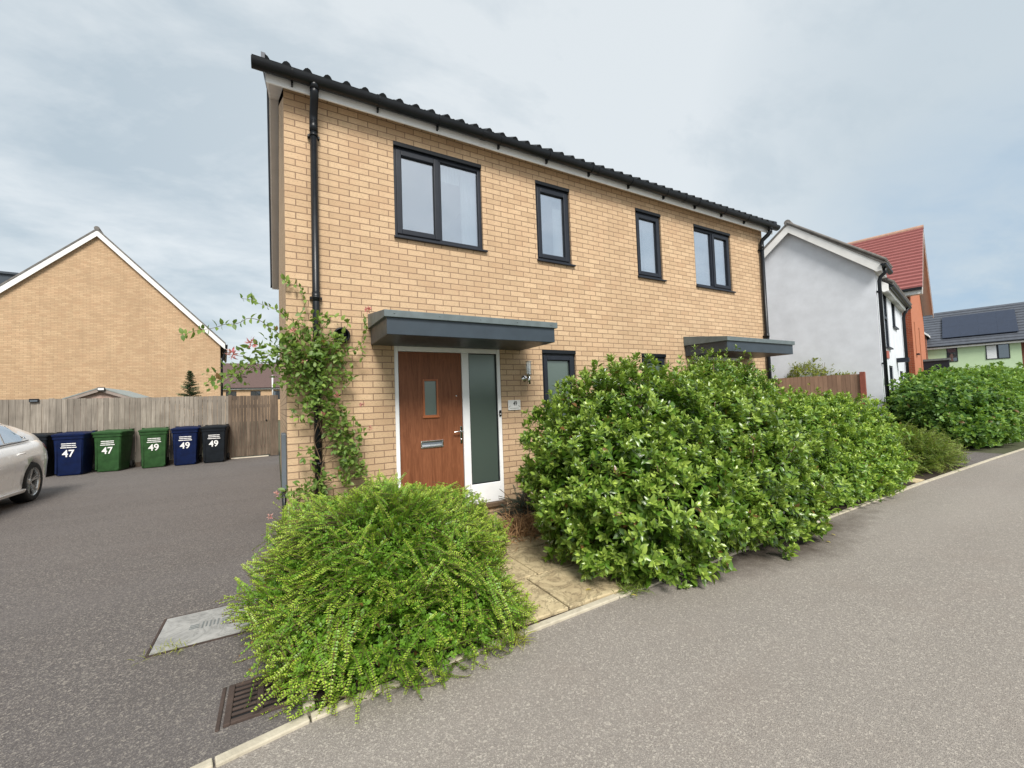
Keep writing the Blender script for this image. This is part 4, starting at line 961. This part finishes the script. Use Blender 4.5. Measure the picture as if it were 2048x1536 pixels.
# ------------------------------------------------------------------ vegetation
def unit(a): return a/np.maximum(np.linalg.norm(a, axis=-1, keepdims=True), 1e-9)
UP = np.array([0, 0, 1.])
def leaves(B, A, N, L, Wd, curl=.12, fold=.18, detail=1):
    """B base (n,3), A axis, N upper-side normal, L length, Wd width -> verts, tri faces. detail 0: rhomb, 1: ovate"""
    A = unit(A); N = unit(N-A*(N*A).sum(-1, keepdims=True)); S = np.cross(A, N); L = L[:, None]; Wd = Wd[:, None]; n = len(B)
    if detail == 0:
        V = np.stack([B, B+A*L*.5+S*Wd*.5+N*L*fold*.5, B+A*L-N*L*curl, B+A*L*.5-S*Wd*.5+N*L*fold*.5], 1)
        F = np.array([[0, 1, 2], [0, 2, 3]])
    else:
        M1 = B+A*L*.33+N*L*.03; M2 = B+A*L*.7-N*L*curl*.3; T = B+A*L-N*L*curl
        V = np.stack([B, B+A*L*.3+S*Wd*.46+N*Wd*fold, B+A*L*.66+S*Wd*.40+N*(Wd*fold-L*curl*.3), T, B+A*L*.66-S*Wd*.40+N*(Wd*fold-L*curl*.3), B+A*L*.3-S*Wd*.46+N*Wd*fold, M1, M2], 1)
        F = np.array([[0, 1, 6], [1, 2, 7], [1, 7, 6], [2, 3, 7], [0, 6, 5], [5, 6, 7], [5, 7, 4], [4, 7, 3]])
    k = V.shape[1]
    FF = (F[None]+(np.arange(n)*k)[:, None, None]).reshape(-1, 3)
    return V.reshape(-1, 3), FF, k

def lump(d, seed, amp):
    r = np.random.default_rng(seed); out = np.zeros(len(d))
    for _ in range(9):
        k = unit(r.normal(size=3))*r.uniform(3, 11); out += np.sin(d@k+r.uniform(0, 6.3))
    return 1+amp*out/3
def sample_blobs(blobs, n, seed, amp=.07, p=2.0, zmin=.04, inner=1., shell=.93):
    r = np.random.default_rng(seed); blobs = np.array(blobs, float); c, rad = blobs[:, :3], blobs[:, 3:6]
    area = (rad[:, 0]*rad[:, 1]+rad[:, 1]*rad[:, 2]+rad[:, 0]*rad[:, 2]); pick = r.choice(len(blobs), size=n*3, p=area/area.sum())
    d = unit(r.normal(size=(n*3, 3))); s = (np.abs(d)**p).sum(-1)**(-1/p); dd = d*s[:, None]
    lf = lump(d*2+pick[:, None]*1.7, seed+1, amp)
    lf = lf*lump(d*6+pick[:, None]*3.1, seed+2, amp*.8)
    pt = c[pick]+dd*rad[pick]*lf[:, None]*inner
    nm = unit(np.sign(dd)*np.abs(dd)**(p-1)/rad[pick])
    ok = pt[:, 2] > zmin
    for i in range(len(blobs)):
        q = (np.abs((pt-c[i])/rad[i])**p).sum(-1); ok &= ~((q < shell**p*inner**p) & (pick != i))
    idx = np.where(ok)[0][:n]; return pt[idx], nm[idx]

def shoot_leaves(P, Nn, r, per=8, L=(.045, .07), wr=.42, spread=1.0, upb=.5, young=.35, depth=.07, curl=.14):
    n = len(P); sd = unit(Nn*.75+UP*upb+r.normal(size=(n, 3))*.45)
    t1 = unit(np.cross(sd, r.normal(size=(n, 3)))); t2 = np.cross(sd, t1)
    B, A, NN, LL, T = [], [], [], [], []
    sh = r.random(n)*(.55)+young*.0
    for k in range(per):
        f = k/(per-1); ang = k*2.4+r.random(n)*.5
        rad = t1*np.cos(ang)[:, None]+t2*np.sin(ang)[:, None]
        open_ = (.35+.85*f)*spread
        a = unit(sd*np.cos(open_)+rad*np.sin(open_)+r.normal(size=(n, 3))*.18)
        B.append(P-sd*(depth*f)[..., None] if np.ndim(depth*f) else P-sd*depth*f); A.append(a); NN.append(unit(sd*np.sin(open_)-rad*np.cos(open_)*.6+UP*.25))
        LL.append((L[0]+(L[1]-L[0])*r.random(n))*(.55+.45*min(1, f*2.2)))
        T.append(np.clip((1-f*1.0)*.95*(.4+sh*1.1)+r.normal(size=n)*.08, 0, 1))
    B, A, NN, LL, T = map(np.concatenate, (B, A, NN, LL, T)); return B, A, NN, LL, LL*wr*(.85+.3*r.random(len(LL))), T

def bush(name, label, cat, blobs, n, seed, mat, base, L, per=8, wr=.42, p=2., amp=.07, group=None, inner_n=None, young=.35, upb=.5, detail=1, zmin=.05, spread=1., strays=0):
    r = np.random.default_rng(seed); o = thing(name, label, cat, base, 0, group)
    P, Nn = sample_blobs(blobs, n, seed, amp, p, zmin)
    P = P-Nn*(r.random(len(P)) < .35)[:, None]*.06-Nn*np.abs(r.normal(size=len(P)))[:, None]*.05+Nn*(r.random(len(P)) < .12)[:, None]*r.random(len(P))[:, None]*.09
    keep = (lump(P*3.2, seed+60, 1.)-1) > -.42; P, Nn = P[keep], Nn[keep]     # hollows between the leafy shoots
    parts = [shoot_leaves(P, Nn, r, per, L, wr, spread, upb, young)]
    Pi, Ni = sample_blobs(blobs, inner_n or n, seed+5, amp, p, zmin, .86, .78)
    q = shoot_leaves(Pi-Ni*r.random(len(Pi))[:, None]*.2, Ni, r, max(4, per-3), (L[0]*1.1, L[1]*1.1), wr, 1.2, .3, 0); parts.append((*q[:5], q[5]*.25))  # inner shoots tinted darker, painting in shade within the crown
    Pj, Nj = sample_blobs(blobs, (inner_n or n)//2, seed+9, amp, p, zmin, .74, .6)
    q = shoot_leaves(Pj, Nj, r, 5, (L[0]*1.6, L[1]*1.8), wr*1.3, 1.3, .2, 0); parts.append((*q[:5], q[5]*0))  # deepest leaves get the darkest tint, crown shade put into colour
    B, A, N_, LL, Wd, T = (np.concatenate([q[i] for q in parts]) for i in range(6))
    V, F, k = leaves(B, A, N_, LL, Wd, .14, .16, detail); V = V-np.array(base)
    V[:, 2] = np.maximum(V[:, 2], .012)
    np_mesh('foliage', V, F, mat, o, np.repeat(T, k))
    mb = MB(); bl = np.array(blobs)
    for c in bl:
        for k in range(9):
            a = r.uniform(0, 6.28); e = c[:3]+np.array([math.cos(a)*c[3]*.75, math.sin(a)*c[4]*.75, r.uniform(.0, .8)*c[5]])
            s = np.array([c[0]+math.cos(a)*c[3]*.15, c[1]+math.sin(a)*c[4]*.15, .0]); m_ = (s+e)/2+np.array([0, 0, .15]); e[2] = max(e[2], .1)
            mb.tube([tuple(q-np.array(base)) for q in (s, m_, e)], [.016, .011, .004], 5)
    mb.build('stem', 'stem', o); return o

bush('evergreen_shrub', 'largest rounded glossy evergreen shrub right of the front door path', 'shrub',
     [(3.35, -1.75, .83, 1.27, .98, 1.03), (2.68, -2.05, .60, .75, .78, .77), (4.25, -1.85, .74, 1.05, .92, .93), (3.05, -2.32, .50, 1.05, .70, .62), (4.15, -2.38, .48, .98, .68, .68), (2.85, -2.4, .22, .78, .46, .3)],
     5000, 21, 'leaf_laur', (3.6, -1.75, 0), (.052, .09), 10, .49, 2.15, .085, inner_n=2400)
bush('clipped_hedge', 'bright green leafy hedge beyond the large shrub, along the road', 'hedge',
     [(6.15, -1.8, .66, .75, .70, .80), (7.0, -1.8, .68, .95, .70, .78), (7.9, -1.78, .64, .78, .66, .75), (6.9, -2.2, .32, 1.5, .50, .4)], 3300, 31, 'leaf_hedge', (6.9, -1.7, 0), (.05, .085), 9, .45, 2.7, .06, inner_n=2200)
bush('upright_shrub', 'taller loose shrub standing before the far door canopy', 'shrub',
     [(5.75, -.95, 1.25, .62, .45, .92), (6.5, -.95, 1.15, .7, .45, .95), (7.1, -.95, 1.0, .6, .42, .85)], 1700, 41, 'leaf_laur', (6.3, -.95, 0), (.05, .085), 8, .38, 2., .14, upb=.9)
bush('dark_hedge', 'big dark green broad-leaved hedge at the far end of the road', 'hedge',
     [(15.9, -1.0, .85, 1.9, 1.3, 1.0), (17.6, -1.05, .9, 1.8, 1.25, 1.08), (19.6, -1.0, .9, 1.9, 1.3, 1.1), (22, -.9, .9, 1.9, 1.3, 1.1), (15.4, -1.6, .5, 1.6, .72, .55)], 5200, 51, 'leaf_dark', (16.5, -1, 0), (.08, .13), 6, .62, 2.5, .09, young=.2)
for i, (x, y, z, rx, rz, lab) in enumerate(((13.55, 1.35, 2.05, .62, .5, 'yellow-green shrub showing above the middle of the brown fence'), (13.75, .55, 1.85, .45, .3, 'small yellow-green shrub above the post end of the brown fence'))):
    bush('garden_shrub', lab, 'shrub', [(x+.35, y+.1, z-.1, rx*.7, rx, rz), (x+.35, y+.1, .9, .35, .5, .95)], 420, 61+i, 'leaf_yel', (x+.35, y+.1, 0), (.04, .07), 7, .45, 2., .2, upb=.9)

# --- box honeysuckle: arching sprays with paired tiny leaves
def sprays(S0, D0, Ln, r, leafL=(.011, .016), step=.0105, droop=.45, wr=.62):
    n = len(S0); K = 46; B, A, NN, LL, T = [], [], [], [], []
    side0 = unit(np.cross(D0, UP+r.normal(size=(n, 3))*.35)); curv = droop*(.6+.8*r.random(n))
    stems = []
    for k in range(K):
        t = (k+1)/K; s = Ln*t
        bend = (curv*s*s/np.maximum(Ln, .1))[:, None]
        p = S0+D0*s[:, None]-UP*bend+np.sin(t*3)*.0
        tan = unit(D0-UP*(2*curv*s/np.maximum(Ln, .1))[:, None])
        sd = unit(side0-tan*(side0*tan).sum(-1, keepdims=True)); nn = np.cross(sd, tan); nn = nn*np.sign(nn[:, 2:3]+1e-6)
        ok = s > np.minimum(.1, Ln*.15)
        live = ok & (np.floor(s/step) != np.floor((Ln*(k/K))/step))
        for sg in (-1, 1):
            m = live & (r.random(n) < .95)
            ax = unit(sd*sg*.92+tan*.45+nn*(.25+.2*r.random((n, 1)))+r.normal(size=(n, 3))*.12)
            B.append((p+nn*.001)[m]); A.append(ax[m]); NN.append(unit(nn-sd*sg*.15+r.normal(size=(n, 3))*.12)[m])
            LL.append(((leafL[0]+(leafL[1]-leafL[0])*r.random(n))*(1.-.35*t**3))[m]); T.append(np.clip(.08+.9*max(0, (t-.45)/.55)**1.3+r.normal(size=n)*.1, 0, 1)[m])
        if k % 6 == 5 or k == K-1 or k == 0: stems.append(p)
    B, A, NN, LL, T = map(np.concatenate, (B, A, NN, LL, T)); return (B, A, NN, LL, LL*wr, T), np.stack(stems, 1)
def stem_ribbons(name, S, parent, base, wd, mat='stem'):
    n, m, _ = S.shape; S = S-np.array(base); d = unit(np.gradient(S, axis=1)); a = unit(np.cross(d, UP+np.array([.13, .2, 0]))); b = np.cross(d, a); rings = []
    for k in range(3): t = k*2.0944; rings.append(S+(a*math.cos(t)+b*math.sin(t))*wd)
    V = np.stack(rings, 2).reshape(-1, 3); F = []
    idx = np.arange(n*m*3).reshape(n, m, 3)
    for k in range(3):
        k2 = (k+1) % 3; F.append(np.stack([idx[:, :-1, k], idx[:, 1:, k], idx[:, 1:, k2], idx[:, :-1, k2]], -1).reshape(-1, 4))
    return np_mesh(name, V, np.concatenate(F), mat, parent)
def lonicera(name, label, blobs, n, seed, mat, base, Ln=(.28, .6), leafL=(.012, .017), step=.0105, cat='shrub', fill=3600):
    r = np.random.default_rng(seed); o = thing(name, label, cat, base)
    P, Nn = sample_blobs(blobs, n, seed, .06, 2.1, .02, .99, .9)
    c = np.array(base)+np.array([0, 0, .25]); out = unit((P-c)*np.array([1, 1, .75]))
    az_ = unit(out*np.array([1, 1, 0])+1e-6)
    cl_ = np.stack([lump(P*1.6, seed+20+j, 1.) for j in range(3)], 1)-1
    D = unit(out*.75+az_*.35+UP*(.22+.45*r.random((len(P), 1)))+cl_*.38+r.normal(size=(len(P), 3))*.42)
    ln = Ln[0]+(Ln[1]-Ln[0])*r.random(len(P))**1.2; ln = np.where(r.random(len(P)) < .05, ln+.2, ln)
    P = P+Nn*((lump(P*2.2, seed+40, 1.)-1)*.045)[:, None]
    S0 = P-D*ln[:, None]*.78+UP*(ln*.04)[:, None]
    q, st = sprays(S0, D, ln, r, leafL, step, .18)
    # dense interior of small leaves, inner shade put into a darker tint
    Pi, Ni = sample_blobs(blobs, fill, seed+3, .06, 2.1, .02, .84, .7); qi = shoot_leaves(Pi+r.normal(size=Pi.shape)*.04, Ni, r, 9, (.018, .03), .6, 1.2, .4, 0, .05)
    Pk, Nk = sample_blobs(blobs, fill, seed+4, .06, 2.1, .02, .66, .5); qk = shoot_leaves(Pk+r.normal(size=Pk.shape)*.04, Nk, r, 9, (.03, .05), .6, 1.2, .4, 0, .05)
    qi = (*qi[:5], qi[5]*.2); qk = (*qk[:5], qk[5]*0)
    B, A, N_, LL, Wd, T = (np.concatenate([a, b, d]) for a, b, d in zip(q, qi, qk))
    V, F, k = leaves(B, A, N_, LL, Wd, .05, .1, 0); V = V-np.array(base); V[:, 2] = np.maximum(V[:, 2], .012)
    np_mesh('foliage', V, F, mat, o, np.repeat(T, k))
    st[:, :, 2] = np.maximum(st[:, :, 2], .015); stem_ribbons('stem', st, o, base, .0016); return o
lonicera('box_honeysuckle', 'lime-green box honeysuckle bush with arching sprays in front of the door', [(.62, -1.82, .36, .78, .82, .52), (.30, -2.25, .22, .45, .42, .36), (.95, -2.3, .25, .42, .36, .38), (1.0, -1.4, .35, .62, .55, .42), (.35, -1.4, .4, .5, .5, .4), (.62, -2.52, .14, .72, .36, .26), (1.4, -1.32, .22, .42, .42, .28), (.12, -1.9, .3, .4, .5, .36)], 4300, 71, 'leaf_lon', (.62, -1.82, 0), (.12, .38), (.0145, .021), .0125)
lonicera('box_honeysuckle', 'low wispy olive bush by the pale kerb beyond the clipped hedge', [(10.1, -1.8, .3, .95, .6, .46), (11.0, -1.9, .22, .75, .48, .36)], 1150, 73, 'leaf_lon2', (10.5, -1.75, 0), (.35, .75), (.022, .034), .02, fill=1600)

# --- climbing honeysuckle on the corner downpipe
cl = thing('climbing_honeysuckle', 'honeysuckle with pink flowers climbing the downpipe at the house corner', 'climber', (.3, -.1, 0))
r = np.random.default_rng(81); base = np.array([.3, -.1, 0])
CB = [(.28, 2.12, .22, 300), (.12, 2.05, .26, 380), (-.06, 2.1, .22, 230), (.45, 2.15, .18, 210), (.3, 1.85, .22, 260), (.1, 1.75, .17, 130), (.5, 1.85, .16, 120), (.3, 1.6, .15, 120), (.16, 1.45, .14, 80), (.42, 1.5, .15, 150), (.5, 1.3, .16, 190), (.55, 1.1, .15, 170), (.6, .95, .13, 130), (.68, .82, .10, 60), (.56, .78, .12, 80), (.18, 1.02, .09, 36), (.3, .72, .14, 70), (.18, .62, .16, 80), (.05, .6, .13, 46), (.3, 2.42, .16, 70), (.02, 2.35, .18, 60), (.5, 2.45, .12, 16), (-.28, 2.02, .16, 90), (-.45, 1.85, .15, 70), (-.6, 1.78, .12, 40), (-.05, 1.85, .15, 70), (.72, 2.12, .08, 18), (.70, 1.2, .07, 20)]
Bs, As = [], []
for x, z, rr, n in CB:
    n = int(n*.66); g = unit(r.normal(size=(n, 3)))*(r.random((n, 1))**.45)*rr*np.array([1, .7, 1]); p = g+np.array([x, -.17, z]); p[:, 1] = np.minimum(p[:, 1], -.02-.0*r.random(n)); Bs.append(p); As.append(unit(g+r.normal(size=(n, 3))*rr*.7+np.array([0, -.08, .02])))
P = np.concatenate(Bs); Ax = np.concatenate(As)
vines = [[(.34, -.05, .02), (.36, -.09, .6), (.26, -.1, 1.2), (.37, -.1, 1.7), (.3, -.12, 2.2), (.33, -.1, 2.6)], [(.27, -.06, .02), (.22, -.1, .5), (.36, -.12, 1.0), (.27, -.12, 1.6), (.2, -.15, 2.1)],
         [(.3, -.12, 2.2), (.12, -.16, 2.35), (-.05, -.2, 2.5), (-.25, -.24, 2.58), (-.4, -.25, 2.62)], [(.2, -.15, 2.05), (.0, -.2, 2.2), (-.25, -.25, 2.4), (-.5, -.28, 2.33), (-.72, -.3, 2.26), (-.88, -.3, 2.2)],
         [(.1, -.15, 1.95), (-.2, -.2, 1.98), (-.45, -.25, 1.86), (-.65, -.25, 1.78)], [(.3, -.1, 1.8), (.5, -.16, 1.5), (.6, -.16, 1.15), (.72, -.14, .85), (.78, -.12, .72)], [(.4, -.12, 2.1), (.55, -.12, 2.3), (.62, -.1, 2.5)],
         [(.42, -.1, 2.05), (.6, -.12, 2.12), (.75, -.12, 2.2), (.80, -.13, 2.4), (.79, -.14, 2.55)], [(.1, -.12, 2.3), (.18, -.06, 2.75), (.02, -.05, 2.86), (-.03, -.06, 2.9)], [(.2, -.12, .6), (.05, -.16, .66), (-.12, -.2, .6)], [(.4, -.12, 1.45), (.62, -.14, 1.4), (.76, -.12, 1.22)]]
def cat_spline(pts, n=10):
    pts = [np.array(p, float) for p in pts]; pts = [2*pts[0]-pts[1]]+pts+[2*pts[-1]-pts[-2]]; out = []
    for i in range(1, len(pts)-2):
        for k in range(n):
            t = k/n; a, b, c, d = pts[i-1:i+3]; out.append(.5*((2*b)+(-a+c)*t+(2*a-5*b+4*c-d)*t*t+(-a+3*b-3*c+d)*t**3))
    out.append(pts[-2]); return out
mb = MB(); VB, VA = [], []
for i, v in enumerate(vines):
    c = cat_spline(v); c = [p+np.array([math.sin(j*.9+i)*.012, 0, math.cos(j*.7+i)*.008]) for j, p in enumerate(c)]
    mb.tube([tuple(p-base) for p in c], [.0075*(1-.75*j/len(c)) if i < 2 else .004*(1-.6*j/len(c)) for j in range(len(c))], 5)
    for j in range(2 if i > 1 else 30, len(c)-1, 2 if i in (2, 3, 4, 8) else 3):
        for sg in (-1, 1):
            VB.append(c[j]); VA.append(unit(np.array([r.normal()*.3, -.4+r.normal()*.3, sg*.8+r.normal()*.2])))
# twigs joining leaf clusters to the stems
for x, z, rr, n in CB:
    for k in range(max(2, n//45)):
        e = np.array([x, -.17, z])+r.normal(size=3)*rr*.5; e[1] = min(e[1], -.04); s = np.array([.3+r.uniform(-.06, .06), -.09, z+r.uniform(-.25, .05)]) if x > -.15 else np.array([x+.25, -.18, z+.05])
        m_ = (s+e)/2+np.array([0, -.03, .05]); mb.tube([tuple(q-base) for q in (s, m_, e)], [.003, .0025, .0012], 4)
mb.build('stem', 'stem', cl)
P = np.concatenate([P, np.array(VB)]); Ax = np.concatenate([Ax, np.array(VA)]); n = len(P)
Nn = unit(r.normal(size=(n, 3))*.55+np.array([-.1, -.55, .75])); LL = .040+.042*r.random(n)
V, F, k = leaves(P, Ax, Nn, LL, LL*.58, .12, .14, 1); np_mesh('foliage', V-base, F, 'leaf_climb', cl, np.repeat(np.clip(r.normal(size=n)*.25+.35, 0, 1), k))
FL = [(-.30, 2.16, .055, .3), (-.46, 2.05, .055, .2), (.06, 2.3, .035, .4), (.795, 2.575, .045, .1), (.47, 1.62, .035, .5), (.72, 1.52, .03, .6), (.33, 1.44, .025, .0), (.80, 1.26, .025, .1), (-.10, .66, .03, .9), (-.16, .45, .028, .9), (.16, 1.98, .03, .5)]
for x, z, rr, tn in FL:
    n = 26; d = unit(r.normal(size=(n, 3))+np.array([-.2, -.8, .3])); c = np.array([x, -.27, z]); Bp = c-base+d*rr*.25+r.normal(size=(n, 3))*rr*.15
    V, F, k = leaves(Bp, d, unit(r.normal(size=(n, 3))), np.full(n, rr*.95)*(.7+.5*r.random(n)), np.full(n, rr*.26), .35, .1, 1)
    np_mesh('flower', V, F, 'petal', cl, np.repeat(np.clip(tn+r.normal(size=n)*.35, 0, 1), k))

# --- broad-leaved plants at the wall foot
def broad_plant(x, y, R, n, seed, label):
    o = thing('broad_leaved_plant', label, 'plant', (x, y, 0), 0, 'broad-leaved plants at the wall foot'); r = np.random.default_rng(seed)
    a = r.random(n)*6.283; e = .25+.9*r.random(n); d = np.stack([np.cos(a)*np.cos(e), np.sin(a)*np.cos(e), np.sin(e)], 1); B = np.stack([np.cos(a), np.sin(a), np.zeros(n)], 1)*(R*.5*r.random(n))[:, None]+UP*(.08+.24*r.random(n))[:, None]
    L = .11+.07*r.random(n); V, F, k = leaves(B, d, unit(UP*.9+r.normal(size=(n, 3))*.2-d*.3), L, L*.42, .3, .2, 1); V[:, 2] = np.maximum(V[:, 2], .012)
    np_mesh('foliage', V, F, 'leaf_broad', o, np.repeat(np.clip(r.normal(size=n)*.3+.3, 0, 1), k))
    mb = MB()
    for k in range(10): mb.tube([(r.normal()*.02, r.normal()*.02, 0), tuple(B[k])], .004, 5)
    mb.build('stem', 'stem', o)
broad_plant(.42, -.42, .34, 120, 91, 'broad ribbed green plant by the foot of the corner downpipe'); broad_plant(.85, -.38, .26, 90, 92, 'broad ribbed green plant left of the front door'); broad_plant(1.12, -.55, .2, 60, 93, 'broad ribbed plant touching the left door jamb')
broad_plant(.15, -.75, .2, 60, 94, 'broad ribbed plant at the bed edge by the driveway')
# --- small conifer-like plant by the side light, dry grass and junior bits
ju = thing('juniper', 'straggly blue-green juniper with brown tips beside the white side-light panel', 'shrub', (2.72, -.42, 0)); r = np.random.default_rng(95); base = np.array([2.72, -.42, 0.])
n = 150; a = r.random(n)*6.283; e = .1+1.25*r.random(n)**1.2; D = np.stack([np.cos(a)*np.cos(e), np.sin(a)*np.cos(e), np.sin(e)], 1); S0 = base+np.stack([r.normal(size=n)*.10, r.normal(size=n)*.07, .05+.12*r.random(n)], 1)
q, st = sprays(S0, D, .22+.24*r.random(n), r, (.016, .028), .009, .35, .3); V, F, k = leaves(*q[:5], .05, .1, 0); V[:, 2] = np.maximum(V[:, 2], .012); np_mesh('foliage', V-base, F, 'leaf_jun', ju, np.repeat(np.clip(r.random(len(q[0]))*.9*(q[0][:, 0] > base[0]+.02), 0, 1), k)); stem_ribbons('stem', st, ju, base, .003)
def grass_tuft(x, y, R, n, seed, mat, label, L=(.12, .3), name='dry_grass'):
    o_base = np.array([x, y, 0.]); r = np.random.default_rng(seed); a = r.random(n)*6.283; e = .15+1.2*r.random(n); d = np.stack([np.cos(a)*np.cos(e), np.sin(a)*np.cos(e), np.sin(e)], 1)
    B = np.stack([r.normal(size=n)*R*.4, r.normal(size=n)*R*.3, np.full(n, .015)], 1); LL = L[0]+(L[1]-L[0])*r.random(n); V, F, k = leaves(B, d, unit(UP-d*.2+r.normal(size=(n, 3))*.3), LL, LL*.035+.002, .45, .05, 1); V[:, 2] = np.maximum(V[:, 2], .01)
    o = np_mesh(name, V, F, mat, None, np.repeat(r.random(n), k)); o.location = o_base; return tag(o, label, 'grass tuft')
grass_tuft(2.35, -.95, .42, 620, 96, 'straw', 'dry straw-coloured grass tuft on the bed beside the path')
grass_tuft(1.16, -2.76, .1, 60, 97, 'leaf_yel', 'wispy grass tuft growing from the kerb by the path', (.05, .14), 'weed_grass')
grass_tuft(2.28, -2.66, .16, 160, 98, 'leaf_lon2', 'low weed tuft at the kerb under the large shrub', (.04, .10), 'weed_grass')
grass_tuft(-.70, -1.66, .14, 60, 99, 'leaf_yel', 'small weed along the near edge of the manhole cover', (.025, .06), 'weed_grass')
# young conifer behind the fence
cf = thing('young_conifer', 'young feathery conifer poking above the fence', 'tree', (-2.83, 14, 0)); r = np.random.default_rng(101); base = np.array([-2.83, 14, 0.])
MB().tube([(0, 0, 0), (.01, 0, 1.5), (0, 0, 3.05)], [.04, .025, .008], 8).build('trunk', 'stem', cf)
n = 260; h = r.random(n)**.8; z = 1.0+2.0*h; a = r.random(n)*6.283; D = unit(np.stack([np.cos(a), np.sin(a)*.6, .35+.35*h], 1)); S0 = base+np.stack([np.zeros(n), np.zeros(n), z], 1)
q, st = sprays(S0, D, (.62*(1-h)**.8+.07)*(.6+.5*r.random(n)), r, (.045, .075), .02, .25, .35); V, F, k = leaves(*q[:5], .05, .1, 0); np_mesh('crown', V-base, F, 'leaf_con', cf, np.repeat(q[5], k)); stem_ribbons('branch', st, cf, base, .004)
# fallen leaves
r = np.random.default_rng(103)
for i, (x, y, lab) in enumerate(((4.62, -2.98, 'yellow fallen leaf on the road, farthest from the kerb'), (2.18, -2.73, 'yellow fallen leaf on the pale edging by the path'), (3.0, -2.86, 'pale fallen leaf on the road under the large shrub'), (4.05, -2.9, 'fallen leaf on the soil stain beside the large shrub'), (2.0, -2.5, 'fallen leaf lying on the paving slab'), (4.9, -2.86, 'fallen leaf on the road by the hedge foot'))):
    V, F, k = leaves(np.zeros((1, 3)), np.array([[1., 0, .08]]), UP[None], np.array([.05]), np.array([.022]), .1, .25, 1); o = np_mesh('fallen_leaf', V, F, 'leaf_fallen', None, np.full(k, r.random()))
    o.location = (x, y, .03 if i in (1, 4) else .008); o.rotation_euler = (0, 0, r.random()*6.28); tag(o, lab, 'leaf', 'fallen leaves by the hedge')
